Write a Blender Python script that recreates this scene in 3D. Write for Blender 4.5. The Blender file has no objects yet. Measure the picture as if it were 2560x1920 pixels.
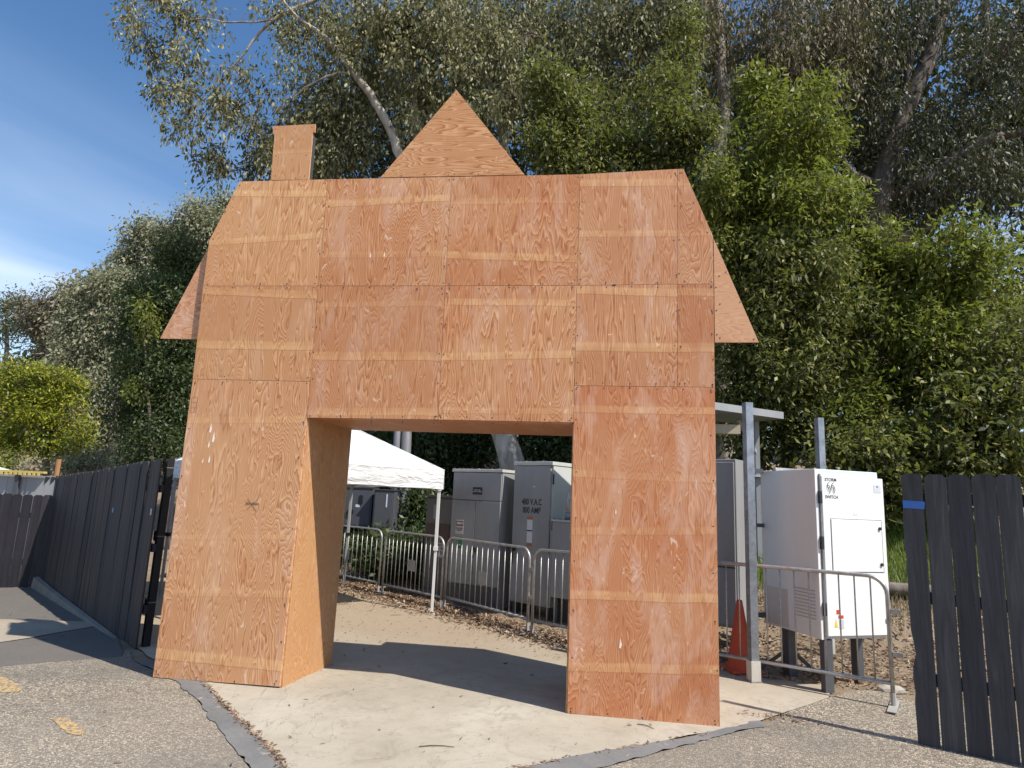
import bpy, bmesh, math, random
import numpy as np
from mathutils import Vector, Matrix, geometry

random.seed(7)
sc = bpy.context.scene
COL = sc.collection

# ------------------------------------------------------------------ camera
CAM = np.array([2.6625, -5.5777, 1.6879])
YAW, PITCH, ROLL = math.radians(7.89), math.radians(10.14), math.radians(2.42)
def _axes():
    cy, sy, cp, sp = math.cos(YAW), math.sin(YAW), math.cos(PITCH), math.sin(PITCH)
    f = np.array([-sy * cp, cy * cp, sp]); r = np.array([cy, sy, 0.0]); u = np.cross(r, f)
    c, s = math.cos(ROLL), math.sin(ROLL)
    return c * r + s * u, -s * r + c * u, f
R_, U_, F_ = _axes()
cd = bpy.data.cameras.new('camera'); cam = bpy.data.objects.new('camera', cd); COL.objects.link(cam)
cd.sensor_width = 36.0; cd.lens = 22.5; cd.clip_end = 2000; cd.clip_start = 0.05
cam.matrix_world = Matrix(((R_[0], U_[0], -F_[0], CAM[0]), (R_[1], U_[1], -F_[1], CAM[1]),
                           (R_[2], U_[2], -F_[2], CAM[2]), (0, 0, 0, 1)))
sc.camera = cam

# ------------------------------------------------------------------ sky, sun, exposure
SUN = np.array([0.72, -0.37, 1.0]); SUN /= np.linalg.norm(SUN)
world = bpy.data.worlds.new('World'); sc.world = world; world.use_nodes = True
def setup_world():
    nt = world.node_tree; nt.nodes.clear(); N = nt.nodes.new; L = nt.links.new
    out = N('ShaderNodeOutputWorld'); bg = N('ShaderNodeBackground'); bg.inputs['Strength'].default_value = 0.115
    sky = N('ShaderNodeTexSky'); sky.sky_type = 'NISHITA'; sky.sun_disc = False
    sky.sun_elevation = math.asin(SUN[2]); sky.sun_rotation = math.atan2(SUN[0], SUN[1])
    sky.air_density = 1.0; sky.dust_density = 0.35; sky.ozone_density = 2.2
    # thin cirrus high up, streaked along one direction
    tc = N('ShaderNodeTexCoord'); sep = N('ShaderNodeSeparateXYZ'); L(tc.outputs['Generated'], sep.inputs[0])
    zc = N('ShaderNodeMath'); zc.operation = 'ADD'; zc.inputs[1].default_value = 0.18; L(sep.outputs['Z'], zc.inputs[0])
    dx = N('ShaderNodeMath'); dx.operation = 'DIVIDE'; L(sep.outputs['X'], dx.inputs[0]); L(zc.outputs[0], dx.inputs[1])
    dy = N('ShaderNodeMath'); dy.operation = 'DIVIDE'; L(sep.outputs['Y'], dy.inputs[0]); L(zc.outputs[0], dy.inputs[1])
    cmb = N('ShaderNodeCombineXYZ'); L(dx.outputs[0], cmb.inputs[0]); L(dy.outputs[0], cmb.inputs[1])
    mr = N('ShaderNodeMapping'); mr.inputs['Rotation'].default_value = (0, 0, math.radians(-62)); L(cmb.outputs[0], mr.inputs['Vector'])
    mp = N('ShaderNodeMapping'); mp.inputs['Scale'].default_value = (0.5, 2.0, 1); mp.inputs['Location'].default_value = (0.35, 0.2, 0)
    L(mr.outputs[0], mp.inputs['Vector'])
    n1 = N('ShaderNodeTexNoise'); n1.inputs['Scale'].default_value = 1.25; n1.inputs['Detail'].default_value = 4; n1.inputs['Roughness'].default_value = 0.45; n1.inputs['Distortion'].default_value = 0.5
    L(mp.outputs[0], n1.inputs['Vector'])
    r1 = N('ShaderNodeMapRange'); r1.inputs[1].default_value = 0.30; r1.inputs[2].default_value = 0.82; r1.inputs[4].default_value = 0.80; L(n1.outputs['Fac'], r1.inputs[0])
    n2 = N('ShaderNodeTexNoise'); n2.inputs['Scale'].default_value = 0.42; n2.inputs['Detail'].default_value = 2; L(cmb.outputs[0], n2.inputs['Vector'])
    r2 = N('ShaderNodeMapRange'); r2.inputs[1].default_value = 0.36; r2.inputs[2].default_value = 0.62; L(n2.outputs['Fac'], r2.inputs[0])
    m0 = N('ShaderNodeMath'); m0.operation = 'MULTIPLY'; L(r1.outputs[0], m0.inputs[0]); L(r2.outputs[0], m0.inputs[1])
    r3 = N('ShaderNodeMapRange'); r3.inputs[1].default_value = 0.52; r3.inputs[2].default_value = 0.26; L(sep.outputs['Z'], r3.inputs[0])
    m = N('ShaderNodeMath'); m.operation = 'MULTIPLY'; L(m0.outputs[0], m.inputs[0]); L(r3.outputs[0], m.inputs[1])
    mix = N('ShaderNodeMix'); mix.data_type = 'RGBA'; L(m.outputs[0], mix.inputs['Factor'])
    hs = N('ShaderNodeHueSaturation'); hs.inputs['Saturation'].default_value = 1.18; hs.inputs['Value'].default_value = 1.15; L(sky.outputs[0], hs.inputs['Color']); L(hs.outputs[0], mix.inputs['A']); mix.inputs['B'].default_value = (8.0, 8.7, 9.6, 1)
    L(mix.outputs['Result'], bg.inputs['Color']); L(bg.outputs[0], out.inputs[0])
setup_world()
sl = bpy.data.lights.new('sun', 'SUN'); sl.energy = 5.0; sl.angle = math.radians(0.53); sl.color = (1.0, 0.945, 0.865)
so = bpy.data.objects.new('sun', sl); COL.objects.link(so)
so.rotation_euler = Vector(SUN).to_track_quat('Z', 'Y').to_euler(); so.location = (8, -6, 14)
sc.view_settings.view_transform = 'Standard'; sc.view_settings.look = 'None'
sc.view_settings.exposure = 0.36; sc.view_settings.gamma = 1.0; sc.view_settings.use_curve_mapping = False
sc.render.engine = 'CYCLES'
sc.cycles.max_bounces = 6; sc.cycles.diffuse_bounces = 3; sc.cycles.transparent_max_bounces = 8

# ------------------------------------------------------------------ helpers: where a sight line meets a place
PX = 2560.0 / 2212.0
def _ray(x, y):
    d = F_ * 1600.0 + R_ * (x * PX - 1280) - U_ * (y * PX - 960)
    return d / np.linalg.norm(d)
def U(x, y, Y):
    d = _ray(x, y); return CAM + d * ((Y - CAM[1]) / d[1])
def ZP(x, y, z):
    d = _ray(x, y); return CAM + d * ((z - CAM[2]) / d[2])
def ss(a, b, x):
    t = np.clip((x - a) / (b - a), 0, 1); return t * t * (3 - 2 * t)
def G(x, y):                                   # the paved yard dips a little behind the gateway
    return -0.06 * ss(0, 1.2, y) * (1 - ss(2.6, 3.6, x))
def GT(x, y):                                  # with the bank behind and the hill far off
    y0 = 7.2 - 3.9 * ss(1.4, 3.3, x) + 5.0 * ss(-2.0, -6.0, x)
    b = np.maximum(0, y - y0); b = 5.2 * (1 - np.exp(-b * 0.46 / 5.2)) * ss(-40, -5, x * 1.0 + 0 * y)
    h = 15.5 * ss(24, 62, y) * ss(2, -26, x)
    return G(x, y) + b * ss(0, 0.8, y - y0) + h
def GND(x, y):
    d = _ray(x, y); z = 0.0
    for i in range(60):
        P = CAM + d * ((z - CAM[2]) / d[2]); z = .5 * z + .5 * float(G(P[0], P[1]))
    return P

# ------------------------------------------------------------------ helpers: things, parts, meshes
ORI = {}
def tag(o, label=None, cat=None, group=None, kind=None):
    if label: o['label'] = label
    if cat: o['category'] = cat
    if group: o['group'] = group
    if kind: o['kind'] = kind
    return o
def thing(name, label, cat, loc=(0, 0, 0), rz=0.0, group=None):
    o = bpy.data.objects.new(name, None); COL.objects.link(o); o.empty_display_size = 0.1
    o.location = [float(v) for v in loc]; o.rotation_euler = (0, 0, rz)
    ORI[o.name] = np.array([float(v) for v in loc])
    return tag(o, label, cat, group)
class MB:
    def __init__(s): s.v = []; s.f = []
    def add(s, vs, fs):
        b = len(s.v); s.v += [tuple(float(c) for c in p) for p in vs]; s.f += [tuple(b + i for i in f) for f in fs]; return s
    def box(s, x0, x1, y0, y1, z0, z1):
        return s.add([(x0, y0, z0), (x1, y0, z0), (x1, y1, z0), (x0, y1, z0), (x0, y0, z1), (x1, y0, z1), (x1, y1, z1), (x0, y1, z1)],
                     [(0, 3, 2, 1), (4, 5, 6, 7), (0, 1, 5, 4), (1, 2, 6, 5), (2, 3, 7, 6), (3, 0, 4, 7)])
    def bar(s, a, b, w, h, up=(0, 0, 1)):
        a, b = np.array(a, float), np.array(b, float); d = b - a; d /= np.linalg.norm(d)
        up = np.array(up, float)
        if abs(d @ up) > 0.95: up = np.array([0, 1.0, 0])
        x = np.cross(d, up); x /= np.linalg.norm(x); y = np.cross(x, d)
        x *= w / 2; y *= h / 2
        return s.add([a - x - y, a + x - y, a + x + y, a - x + y, b - x - y, b + x - y, b + x + y, b - x + y],
                     [(0, 3, 2, 1), (4, 5, 6, 7), (0, 1, 5, 4), (1, 2, 6, 5), (2, 3, 7, 6), (3, 0, 4, 7)])
    def prism(s, poly, vec):
        n = len(poly); P = [np.array(p, float) for p in poly]; vec = np.array(vec, float)
        vs = P + [p + vec for p in P]
        fs = [tuple(range(n)), tuple(range(2 * n - 1, n - 1, -1))] + [(i, i + n, (i + 1) % n + n, (i + 1) % n) for i in range(n)]
        return s.add(vs, fs)
    def tube(s, pts, r, n=8, caps=True):
        pts = [np.array(p, float) for p in pts]; m = len(pts)
        rs = list(r) if hasattr(r, '__len__') else [r] * m
        t0 = pts[1] - pts[0]; t0 /= np.linalg.norm(t0)
        ref = np.array([0, 0, 1.0]) if abs(t0[2]) < 0.9 else np.array([1.0, 0, 0])
        x = np.cross(t0, ref); x /= np.linalg.norm(x)
        vs = []
        for i, p in enumerate(pts):
            t = pts[min(i + 1, m - 1)] - pts[max(i - 1, 0)]; t /= np.linalg.norm(t)
            x = x - t * (x @ t); x /= np.linalg.norm(x); y = np.cross(t, x)
            for k in range(n):
                a = 2 * math.pi * k / n; vs.append(p + rs[i] * (math.cos(a) * x + math.sin(a) * y))
        fs = [(i * n + k, i * n + (k + 1) % n, (i + 1) * n + (k + 1) % n, (i + 1) * n + k) for i in range(m - 1) for k in range(n)]
        if caps: fs += [tuple(range(n - 1, -1, -1)), tuple(range((m - 1) * n, m * n))]
        return s.add(vs, fs)
    def disc(s, c, r, nrm, th=0.003, n=8):
        nrm = np.array(nrm, float); nrm /= np.linalg.norm(nrm); c = np.array(c, float)
        return s.tube([c, c + nrm * th], r, n)
    def build(s, name, m, parent=None, local=False, smooth=False, label=None, bevel=0.0):
        me = bpy.data.meshes.new(name)
        o_ = np.zeros(3)
        if parent is not None and not local: o_ = ORI[parent.name]
        vv = [tuple(float(c) for c in (np.array(p) - o_)) for p in s.v] if (o_ != 0).any() else s.v
        me.from_pydata(vv, [], s.f)
        bm = bmesh.new(); bm.from_mesh(me); bmesh.ops.recalc_face_normals(bm, faces=bm.faces)
        if bevel: bmesh.ops.bevel(bm, geom=list(bm.edges), offset=bevel, segments=1, affect='EDGES')
        bm.to_mesh(me); bm.free()
        if smooth: me.polygons.foreach_set('use_smooth', [True] * len(me.polygons))
        me.materials.append(m)
        return link(name, me, parent, label)
def link(name, me, parent=None, label=None):
    o = bpy.data.objects.new(name, me); COL.objects.link(o)
    if parent is not None:
        o.parent = parent; ORI[o.name] = ORI.get(parent.name, np.zeros(3))
    else: ORI[o.name] = np.zeros(3)
    if label: o['label'] = label
    return o
def arr_mesh(name, V, F, m, parent=None, smooth=False, mats=None, kind=None, label=None):
    """big meshes from numpy arrays; F is (n,k)"""
    V = np.asarray(V, np.float32); F = np.asarray(F, np.int32); k = F.shape[1]
    if parent is not None: V = V - ORI[parent.name].astype(np.float32)
    me = bpy.data.meshes.new(name)
    me.vertices.add(len(V)); me.vertices.foreach_set('co', V.ravel())
    me.loops.add(F.size); me.loops.foreach_set('vertex_index', F.ravel())
    me.polygons.add(len(F)); me.polygons.foreach_set('loop_start', np.arange(0, F.size, k, dtype=np.int32))
    if smooth: me.polygons.foreach_set('use_smooth', np.ones(len(F), bool))
    me.update(calc_edges=True); me.validate()
    me.materials.append(m)
    o = link(name, me, parent, label)
    if kind: o['kind'] = kind
    return o
def copy_tree(o, parent=None):
    c = o.copy(); COL.objects.link(c)
    if parent is not None: c.parent = parent
    for ch in o.children: copy_tree(ch, c)
    return c

# ------------------------------------------------------------------ materials
class NT:
    def __init__(s, name):
        s.m = bpy.data.materials.new(name); s.m.use_nodes = True; s.t = s.m.node_tree; s.t.nodes.clear()
        s.out = s.n('ShaderNodeOutputMaterial'); s.p = s.n('ShaderNodeBsdfPrincipled'); s.l(s.p.outputs[0], s.out.inputs[0])
        s.tc = s.n('ShaderNodeTexCoord')
    def n(s, t): return s.t.nodes.new(t)
    def l(s, a, b): s.t.links.new(a, b)
    def map(s, scale, src=None, loc=(0, 0, 0), rot=(0, 0, 0)):
        m = s.n('ShaderNodeMapping'); m.inputs['Scale'].default_value = scale; m.inputs['Location'].default_value = loc; m.inputs['Rotation'].default_value = rot
        s.l(src or s.tc.outputs['Object'], m.inputs['Vector']); return m.outputs[0]
    def noise(s, scale, detail=3, rough=.5, dist=0, vec=None, out='Fac'):
        x = s.n('ShaderNodeTexNoise'); x.inputs['Scale'].default_value = scale; x.inputs['Detail'].default_value = detail
        x.inputs['Roughness'].default_value = rough; x.inputs['Distortion'].default_value = dist
        s.l(vec or s.tc.outputs['Object'], x.inputs['Vector']); return x.outputs[out]
    def math(s, op, a, b=None, c=None):
        x = s.n('ShaderNodeMath'); x.operation = op
        for i, v in enumerate((a, b, c)):
            if v is None: continue
            if isinstance(v, (int, float)): x.inputs[i].default_value = v
            else: s.l(v, x.inputs[i])
        return x.outputs[0]
    def ramp(s, fac, stops, interp='LINEAR'):
        x = s.n('ShaderNodeValToRGB'); e = x.color_ramp.elements; x.color_ramp.interpolation = interp
        while len(e) < len(stops): e.new(0.5)
        for el, (p, c) in zip(e, stops):
            el.position = p; el.color = (*c, 1) if hasattr(c, '__len__') else (c, c, c, 1)
        s.l(fac, x.inputs[0]); return x.outputs[0]
    def rng(s, v, a, b, c=0.0, d=1.0):
        x = s.n('ShaderNodeMapRange'); s.l(v, x.inputs[0])
        for i, q in zip((1, 2, 3, 4), (a, b, c, d)): x.inputs[i].default_value = q
        return x.outputs[0]
    def mix(s, fac, a, b, mode='MIX'):
        x = s.n('ShaderNodeMix'); x.data_type = 'RGBA'; x.blend_type = mode
        for k, v in (('Factor', fac), ('A', a), ('B', b)):
            if isinstance(v, (int, float)): x.inputs[k].default_value = v
            elif isinstance(v, tuple): x.inputs[k].default_value = (*v[:3], 1)
            else: s.l(v, x.inputs[k])
        return x.outputs['Result']
    def bump(s, h, strength=.3, dist=.01):
        x = s.n('ShaderNodeBump'); x.inputs['Strength'].default_value = strength; x.inputs['Distance'].default_value = dist
        s.l(h, x.inputs['Height']); s.l(x.outputs[0], s.p.inputs['Normal'])
    def col(s, c):
        if isinstance(c, tuple): s.p.inputs['Base Color'].default_value = (*c[:3], 1)
        else: s.l(c, s.p.inputs['Base Color'])
    def rough(s, r):
        if isinstance(r, (int, float)): s.p.inputs['Roughness'].default_value = r
        else: s.l(r, s.p.inputs['Roughness'])

def paint(name, c, rough=.5, metal=0.0, dirt=.25, dirtc=(.10, .08, .06), scale=3.0, streak=True, spec=.5):
    n = NT(name); v = n.map((1, 1, .25) if streak else (1, 1, 1))
    a = n.noise(scale, 5, .6, .2, v); b = n.noise(scale * 9, 3, .6, 0, v)
    f = n.math('MULTIPLY', n.rng(a, .42, .75), dirt)
    c2 = n.mix(n.math('MULTIPLY', n.rng(b, .3, .8), .10), c, tuple(x * .75 for x in c))
    n.col(n.mix(f, c2, dirtc)); n.rough(n.rng(b, .3, .7, rough - .06, rough + .1))
    n.p.inputs['Metallic'].default_value = metal; n.p.inputs['Specular IOR Level'].default_value = spec
    n.bump(b, .06, .004)
    return n.m
def galv(name, c=(.42, .43, .44), rough=.42):
    n = NT(name); a = n.noise(14, 4, .6); b = n.noise(70, 2, .5)
    n.col(n.mix(n.rng(a, .35, .7), c, tuple(x * .62 for x in c))); n.p.inputs['Metallic'].default_value = .75
    n.rough(n.rng(b, .3, .7, rough - .08, rough + .15)); n.bump(b, .08, .002); return n.m
def bark(name, c1, c2, c3, sc_=1.0):
    n = NT(name); v = n.map((3 * sc_, 3 * sc_, .7 * sc_)); a = n.noise(1.6, 5, .6, .6, v); b = n.noise(9, 5, .65, .3, v)
    c = n.ramp(a, [(.34, c3), (.5, c1), (.66, c2)]); n.col(n.mix(n.math('MULTIPLY', n.rng(b, .5, .75), .5), c, tuple(x * .45 for x in c1)))
    n.rough(.85); n.bump(b, .5, .02); return n.m
def leaf(name, stops, trans=.28, rough=.45, spec=.5, tcol=None):
    n = NT(name); g = n.n('ShaderNodeNewGeometry')
    c = n.ramp(g.outputs['Random Per Island'], stops)
    big = n.noise(.55, 2, .5); c = n.mix(n.rng(big, .35, .7, 0, .35), c, tuple(np.clip(np.array(stops[len(stops) // 2][1]) * 1.5, 0, 1)))
    n.col(c); n.rough(rough); n.p.inputs['Specular IOR Level'].default_value = spec
    tr = n.n('ShaderNodeBsdfTranslucent'); n.l(n.mix(.5, c, tcol or (.20, .26, .03)), tr.inputs[0])
    mx = n.n('ShaderNodeMixShader'); mx.inputs[0].default_value = trans
    n.l(n.p.outputs[0], mx.inputs[1]); n.l(tr.outputs[0], mx.inputs[2]); n.l(mx.outputs[0], n.out.inputs[0])
    return n.m
def plywood(name, base, bands=(), seed=0.0, horiz=False, smudge=.5, red=0.3, contrast=1.0, plane='xz'):
    """rotary cut fir face: contour-like grain, patched veneer bands, sanded smears"""
    n = NT(name)
    src = n.tc.outputs['Object']
    if plane == 'yz': src = n.map((1, 1, 1), src, rot=(0, 0, math.radians(90)))
    if plane == 'xy': src = n.map((1, 1, 1), src, rot=(math.radians(90), 0, 0))
    sx, sz = (.42, 2.5) if horiz else (2.5, .42)
    v = n.map((sx, .2, sz), src, loc=(seed * 3.7, seed * 1.3, seed * 2.1))
    f1 = n.noise(1.25, 3.2, .46, .55, v)
    w = n.noise(5.5, 2, .5, .2, v)
    fld = n.math('ADD', n.math('MULTIPLY', f1, 46.0), n.math('MULTIPLY', w, 4.0))
    saw = n.math('FRACT', fld)
    base = tuple(np.array(base) * np.array((1.15, 1.16, 1.22)))
    d = base; dk = tuple(np.array(base) * np.array((.62, .44, .35))); lt = tuple(np.minimum(np.array(base) * np.array((1.25, 1.40, 1.52)), .95))
    mid = tuple(np.array(base) * np.array((.92, .86, .80)))
    grain = n.ramp(saw, [(0, mid), (.35, d), (.62, lt), (.74, mid), (.88, dk), (.97, mid), (1, mid)])
    amp = n.rng(n.noise(1.1, 2, .5, 0, n.map((1, 1, 1), src, loc=(seed, 0, seed * 2))), .3, .65, .45 * contrast, 1.05 * contrast)
    c = n.mix(n.math('MINIMUM', amp, 1.0), base, grain)
    fib = n.noise(1, 3, .6, 0, n.map((12, 8, 170) if horiz else (170, 8, 12), src, loc=(seed, 0, 0)))
    c = n.mix(n.math('MULTIPLY', n.rng(fib, .35, .7), .16), c, dk)
    big = n.noise(.9, 3, .55, .3, n.map((1, 1, 1), src, loc=(seed * 5.1, 0, seed)))
    c = n.mix(n.rng(big, .36, .62, 0, min(.95, red * 1.6 + .1)), c, (.88, .70, .60), 'MULTIPLY')
    # sanding smears and filler
    sm = n.noise(2.6, 7, .66, .7, n.map((1.5, 1, .5), src, loc=(seed * 1.9, 2, seed * .7)))
    c = n.mix(n.math('MULTIPLY', n.rng(sm, .50, .68), smudge * .50), c, (.72, .53, .43))
    sp = n.noise(7.5, 4, .6, 1.4, n.map((1.6, 1, .8), src, loc=(seed * .9, 5, seed * 2.7)))
    c = n.mix(n.math('MULTIPLY', n.rng(sp, .66, .72), .45), c, (.86, .70, .55))
    if bands:
        sep = n.n('ShaderNodeSeparateXYZ'); n.l(src, sep.inputs[0]); X, Z = sep.outputs['X'], sep.outputs['Z']
        if horiz: X, Z = Z, X
        wob = n.math('MULTIPLY', n.math('SUBTRACT', n.noise(1.6, 3, .5, 0, n.map((1, 1, .05), src)), .5), .035)
        fray = n.math('MULTIPLY', n.math('SUBTRACT', n.noise(1, 2, .6, 0, n.map((40, 1, 3), src)), .5), .018)
        rz_ = random.Random(int(seed * 10)); tone = None
        for (zc, sl_, hw, st) in bands:
            q = n.math('SUBTRACT', n.math('SUBTRACT', n.math('SUBTRACT', Z, zc), n.math('MULTIPLY', X, sl_)), n.math('ADD', wob, fray))
            aq = n.math('ABSOLUTE', q)
            stp = n.math('MULTIPLY', n.rng(q, -.006, .006), rz_.choice((-1, 1)) * rz_.uniform(.3, .6)); tone = stp if tone is None else n.math('ADD', tone, stp)
            msk = n.math('MULTIPLY', n.rng(aq, hw * .75, hw * 1.12, 1, 0), st)
            patch = n.rng(n.noise(1, 2, .5, 0, n.map((5, 1, .3), src, loc=(seed + zc, 0, 0))), .38, .62, .35, 1)
            c = n.mix(n.math('MULTIPLY', n.math('MULTIPLY', msk, patch), .40), c, n.mix(n.math('MULTIPLY', n.rng(saw, .62, .9), .45), (.80, .50, .23), (.56, .31, .12)))
            ln = n.rng(n.math('ABSOLUTE', n.math('ADD', q, hw)), .0015, .006, .55 * st, 0)
            c = n.mix(ln, c, dk)
        if tone is not None:
            c = n.mix(n.rng(tone, .05, .7, 0, .32), c, (.74, .52, .42), 'MULTIPLY'); c = n.mix(n.rng(tone, -.05, -.7, 0, .5), c, (1.14, 1.20, 1.24), 'MULTIPLY')
    n.col(c); n.rough(.58); n.p.inputs['Specular IOR Level'].default_value = .25
    hgt = n.math('ADD', n.math('MULTIPLY', saw, .25), fib); n.bump(hgt, .18, .0016)
    return n.m

# ================================================================== GROUND
def region_sheet(name, poly, res, off, m, zf=GT, kind='structure', jitter=0.0, seed=1):
    """a sheet lying on the ground inside a polygon, with enough points to follow it"""
    rnd = random.Random(seed)
    P = []
    n = len(poly)
    for i in range(n):
        a, b = np.array(poly[i][:2], float), np.array(poly[(i + 1) % n][:2], float); L = np.linalg.norm(b - a); k = max(1, int(L / res))
        for j in range(k):
            p = a + (b - a) * j / k
            if j and jitter: p = p + np.array([rnd.gauss(0, jitter), rnd.gauss(0, jitter)])
            P.append(p)
    nb = len(P)
    pts = [Vector((p[0], p[1])) for p in P]
    xs = [p[0] for p in P]; ys = [p[1] for p in P]
    g = max(res, max(max(xs) - min(xs), max(ys) - min(ys)) / 60)
    PP = np.array(P)
    def inside(x, y):
        c = False; j = nb - 1
        for i in range(nb):
            if (PP[i, 1] > y) != (PP[j, 1] > y) and x < (PP[j, 0] - PP[i, 0]) * (y - PP[i, 1]) / (PP[j, 1] - PP[i, 1]) + PP[i, 0]: c = not c
            j = i
        return c
    x = min(xs) + g * .5
    while x < max(xs):
        y = min(ys) + g * .5
        while y < max(ys):
            if inside(x, y) and np.min((PP[:, 0] - x) ** 2 + (PP[:, 1] - y) ** 2) > (g * .4) ** 2: pts.append(Vector((x, y)))
            y += g
        x += g
    vs, es, fs, *_ = geometry.delaunay_2d_cdt(pts, [], [list(range(nb))], 1, 1e-5)
    V = np.array([(v.x, v.y, float(zf(v.x, v.y)) + off) for v in vs])
    me = bpy.data.meshes.new(name); me.from_pydata([tuple(map(float, p)) for p in V], [], [tuple(f) for f in fs])
    bm = bmesh.new(); bm.from_mesh(me)
    for f in bm.faces:
        if f.normal.z < 0: f.normal_flip()
    bm.to_mesh(me); bm.free()
    me.polygons.foreach_set('use_smooth', [True] * len(me.polygons)); me.materials.append(m)
    o = link(name, me); return tag(o, kind=kind)

def mat_asphalt():
    n = NT('worn_asphalt')
    v1 = n.n('ShaderNodeTexVoronoi'); v1.inputs['Scale'].default_value = 74; n.l(n.tc.outputs['Object'], v1.inputs['Vector'])
    v2 = n.n('ShaderNodeTexVoronoi'); v2.inputs['Scale'].default_value = 74; v2.feature = 'DISTANCE_TO_EDGE'; n.l(n.tc.outputs['Object'], v2.inputs['Vector'])
    v3 = n.n('ShaderNodeTexVoronoi'); v3.inputs['Scale'].default_value = 150; n.l(n.tc.outputs['Object'], v3.inputs['Vector'])
    sepc = n.n('ShaderNodeSeparateColor'); n.l(v1.outputs['Color'], sepc.inputs[0])
    st = n.ramp(sepc.outputs[0], [(0, (.11, .092, .070)), (.3, (.24, .195, .140)), (.6, (.46, .38, .272)), (1, (.74, .63, .465))])
    gap = n.rng(v2.outputs['Distance'], .02, .16)
    c = n.mix(gap, (.075, .064, .052), st)
    sep3 = n.n('ShaderNodeSeparateColor'); n.l(v3.outputs['Color'], sep3.inputs[0])
    c = n.mix(.18, c, n.ramp(sep3.outputs[0], [(0, (.12, .105, .09)), (1, (.44, .40, .33))]))
    big = n.noise(.45, 5, .6, .8); c = n.mix(n.rng(big, .42, .66, 0, .6), c, (.14, .122, .10)); cr = n.noise(1.1, 5, .6, 2.0); c = n.mix(n.rng(n.math('ABSOLUTE', n.math('SUBTRACT', cr, .5)), .0, .008, .7, 0), c, (.05, .045, .04))
    bl = n.noise(.22, 2, .5); c = n.mix(n.rng(bl, .45, .6, 0, .25), c, (.36, .32, .26))
    n.col(c); n.rough(.88); n.bump(n.math('ADD', gap, n.noise(40, 2)), .55, .006); return n.m
def mat_smooth_asphalt():
    n = NT('dark_smooth_asphalt'); a = n.noise(1.2, 5, .6, .3); b = n.noise(120, 2, .6)
    c = n.ramp(b, [(.3, (.085, .078, .07)), (.6, (.15, .135, .115)), (.75, (.26, .235, .20))])
    n.col(n.mix(n.rng(a, .4, .7, 0, .5), c, (.17, .145, .12))); n.rough(.9); n.bump(b, .4, .004); return n.m
def mat_concrete():
    n = NT('dusty_concrete'); a = n.noise(.8, 6, .6, .4); b = n.noise(6, 6, .68, .2); f = n.noise(95, 3, .6)
    c = n.ramp(a, [(.3, (.325, .287, .220)), (.5, (.41, .368, .290)), (.7, (.49, .448, .368))])
    c = n.mix(n.rng(b, .5, .72, 0, .45), c, (.30, .25, .185))
    c = n.mix(n.rng(f, .3, .7, 0, .35), c, (.27, .235, .18))
    sp = n.noise(23, 5, .7, .6); c = n.mix(n.rng(sp, .62, .70, 0, .7), c, (.17, .14, .105))
    st2 = n.noise(3.2, 6, .7, 1.2); c = n.mix(n.rng(st2, .53, .68, 0, .5), c, (.25, .215, .17))
    jt = n.noise(.55, 5, .6, 2.5); c = n.mix(n.rng(n.math('ABSOLUTE', n.math('SUBTRACT', jt, .47)), .0, .004, .55, 0), c, (.12, .10, .08))
    # sandy dust drifting over the far part of the slab
    sep = n.n('ShaderNodeSeparateXYZ'); n.l(n.tc.outputs['Object'], sep.inputs[0])
    du = n.math('ADD', sep.outputs['Y'], n.math('MULTIPLY', n.noise(1.3, 5, .6), 2.4))
    c = n.mix(n.rng(du, 1.7, 4.0, 0, .85), c, n.mix(n.rng(f, .3, .7), (.36, .275, .185), (.25, .185, .12)))
    n.col(c); n.rough(.9); n.bump(n.math('ADD', n.math('MULTIPLY', f, .5), b), .28, .006); return n.m
def mat_gutter():
    n = NT('grey_patch_coat'); a = n.noise(1.7, 6, .6, .5); b = n.noise(30, 4, .65); s = n.noise(5, 5, .65, .8)
    c = n.ramp(a, [(.35, (.125, .125, .125)), (.65, (.19, .188, .182))]); c = n.mix(n.rng(b, .45, .75, 0, .4), c, (.24, .225, .2))
    c = n.mix(n.rng(s, .62, .68, 0, .6), c, (.38, .345, .285))
    n.col(c); n.rough(.85); n.bump(b, .3, .004); return n.m
def mat_dirt():
    n = NT('leafy_dirt'); a = n.noise(.7, 5, .6, .3); b = n.noise(9, 6, .7, .4); f = n.noise(60, 3, .65)
    c = n.ramp(a, [(.35, (.19, .135, .085)), (.6, (.31, .235, .155))]); c = n.mix(n.rng(b, .4, .7, 0, .7), c, (.13, .09, .055))
    c = n.mix(n.rng(f, .4, .7, 0, .5), c, (.36, .28, .19))
    n.col(c); n.rough(.95); n.bump(n.math('ADD', b, f), .8, .03); return n.m
def mat_hill():
    n = NT('dry_grass_hill'); a = n.noise(.12, 6, .65, .4); b = n.noise(2.5, 5, .7)
    c = n.ramp(a, [(.35, (.10, .085, .04)), (.5, (.30, .22, .12)), (.65, (.40, .30, .17))]); n.col(n.mix(n.rng(b, .4, .7, 0, .5), c, (.12, .10, .05))); n.rough(.95); return n.m
M_ASPH, M_DARKASPH, M_CONC, M_GUT, M_DIRT, M_HILL = mat_asphalt(), mat_smooth_asphalt(), mat_concrete(), mat_gutter(), mat_dirt(), mat_hill()

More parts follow.
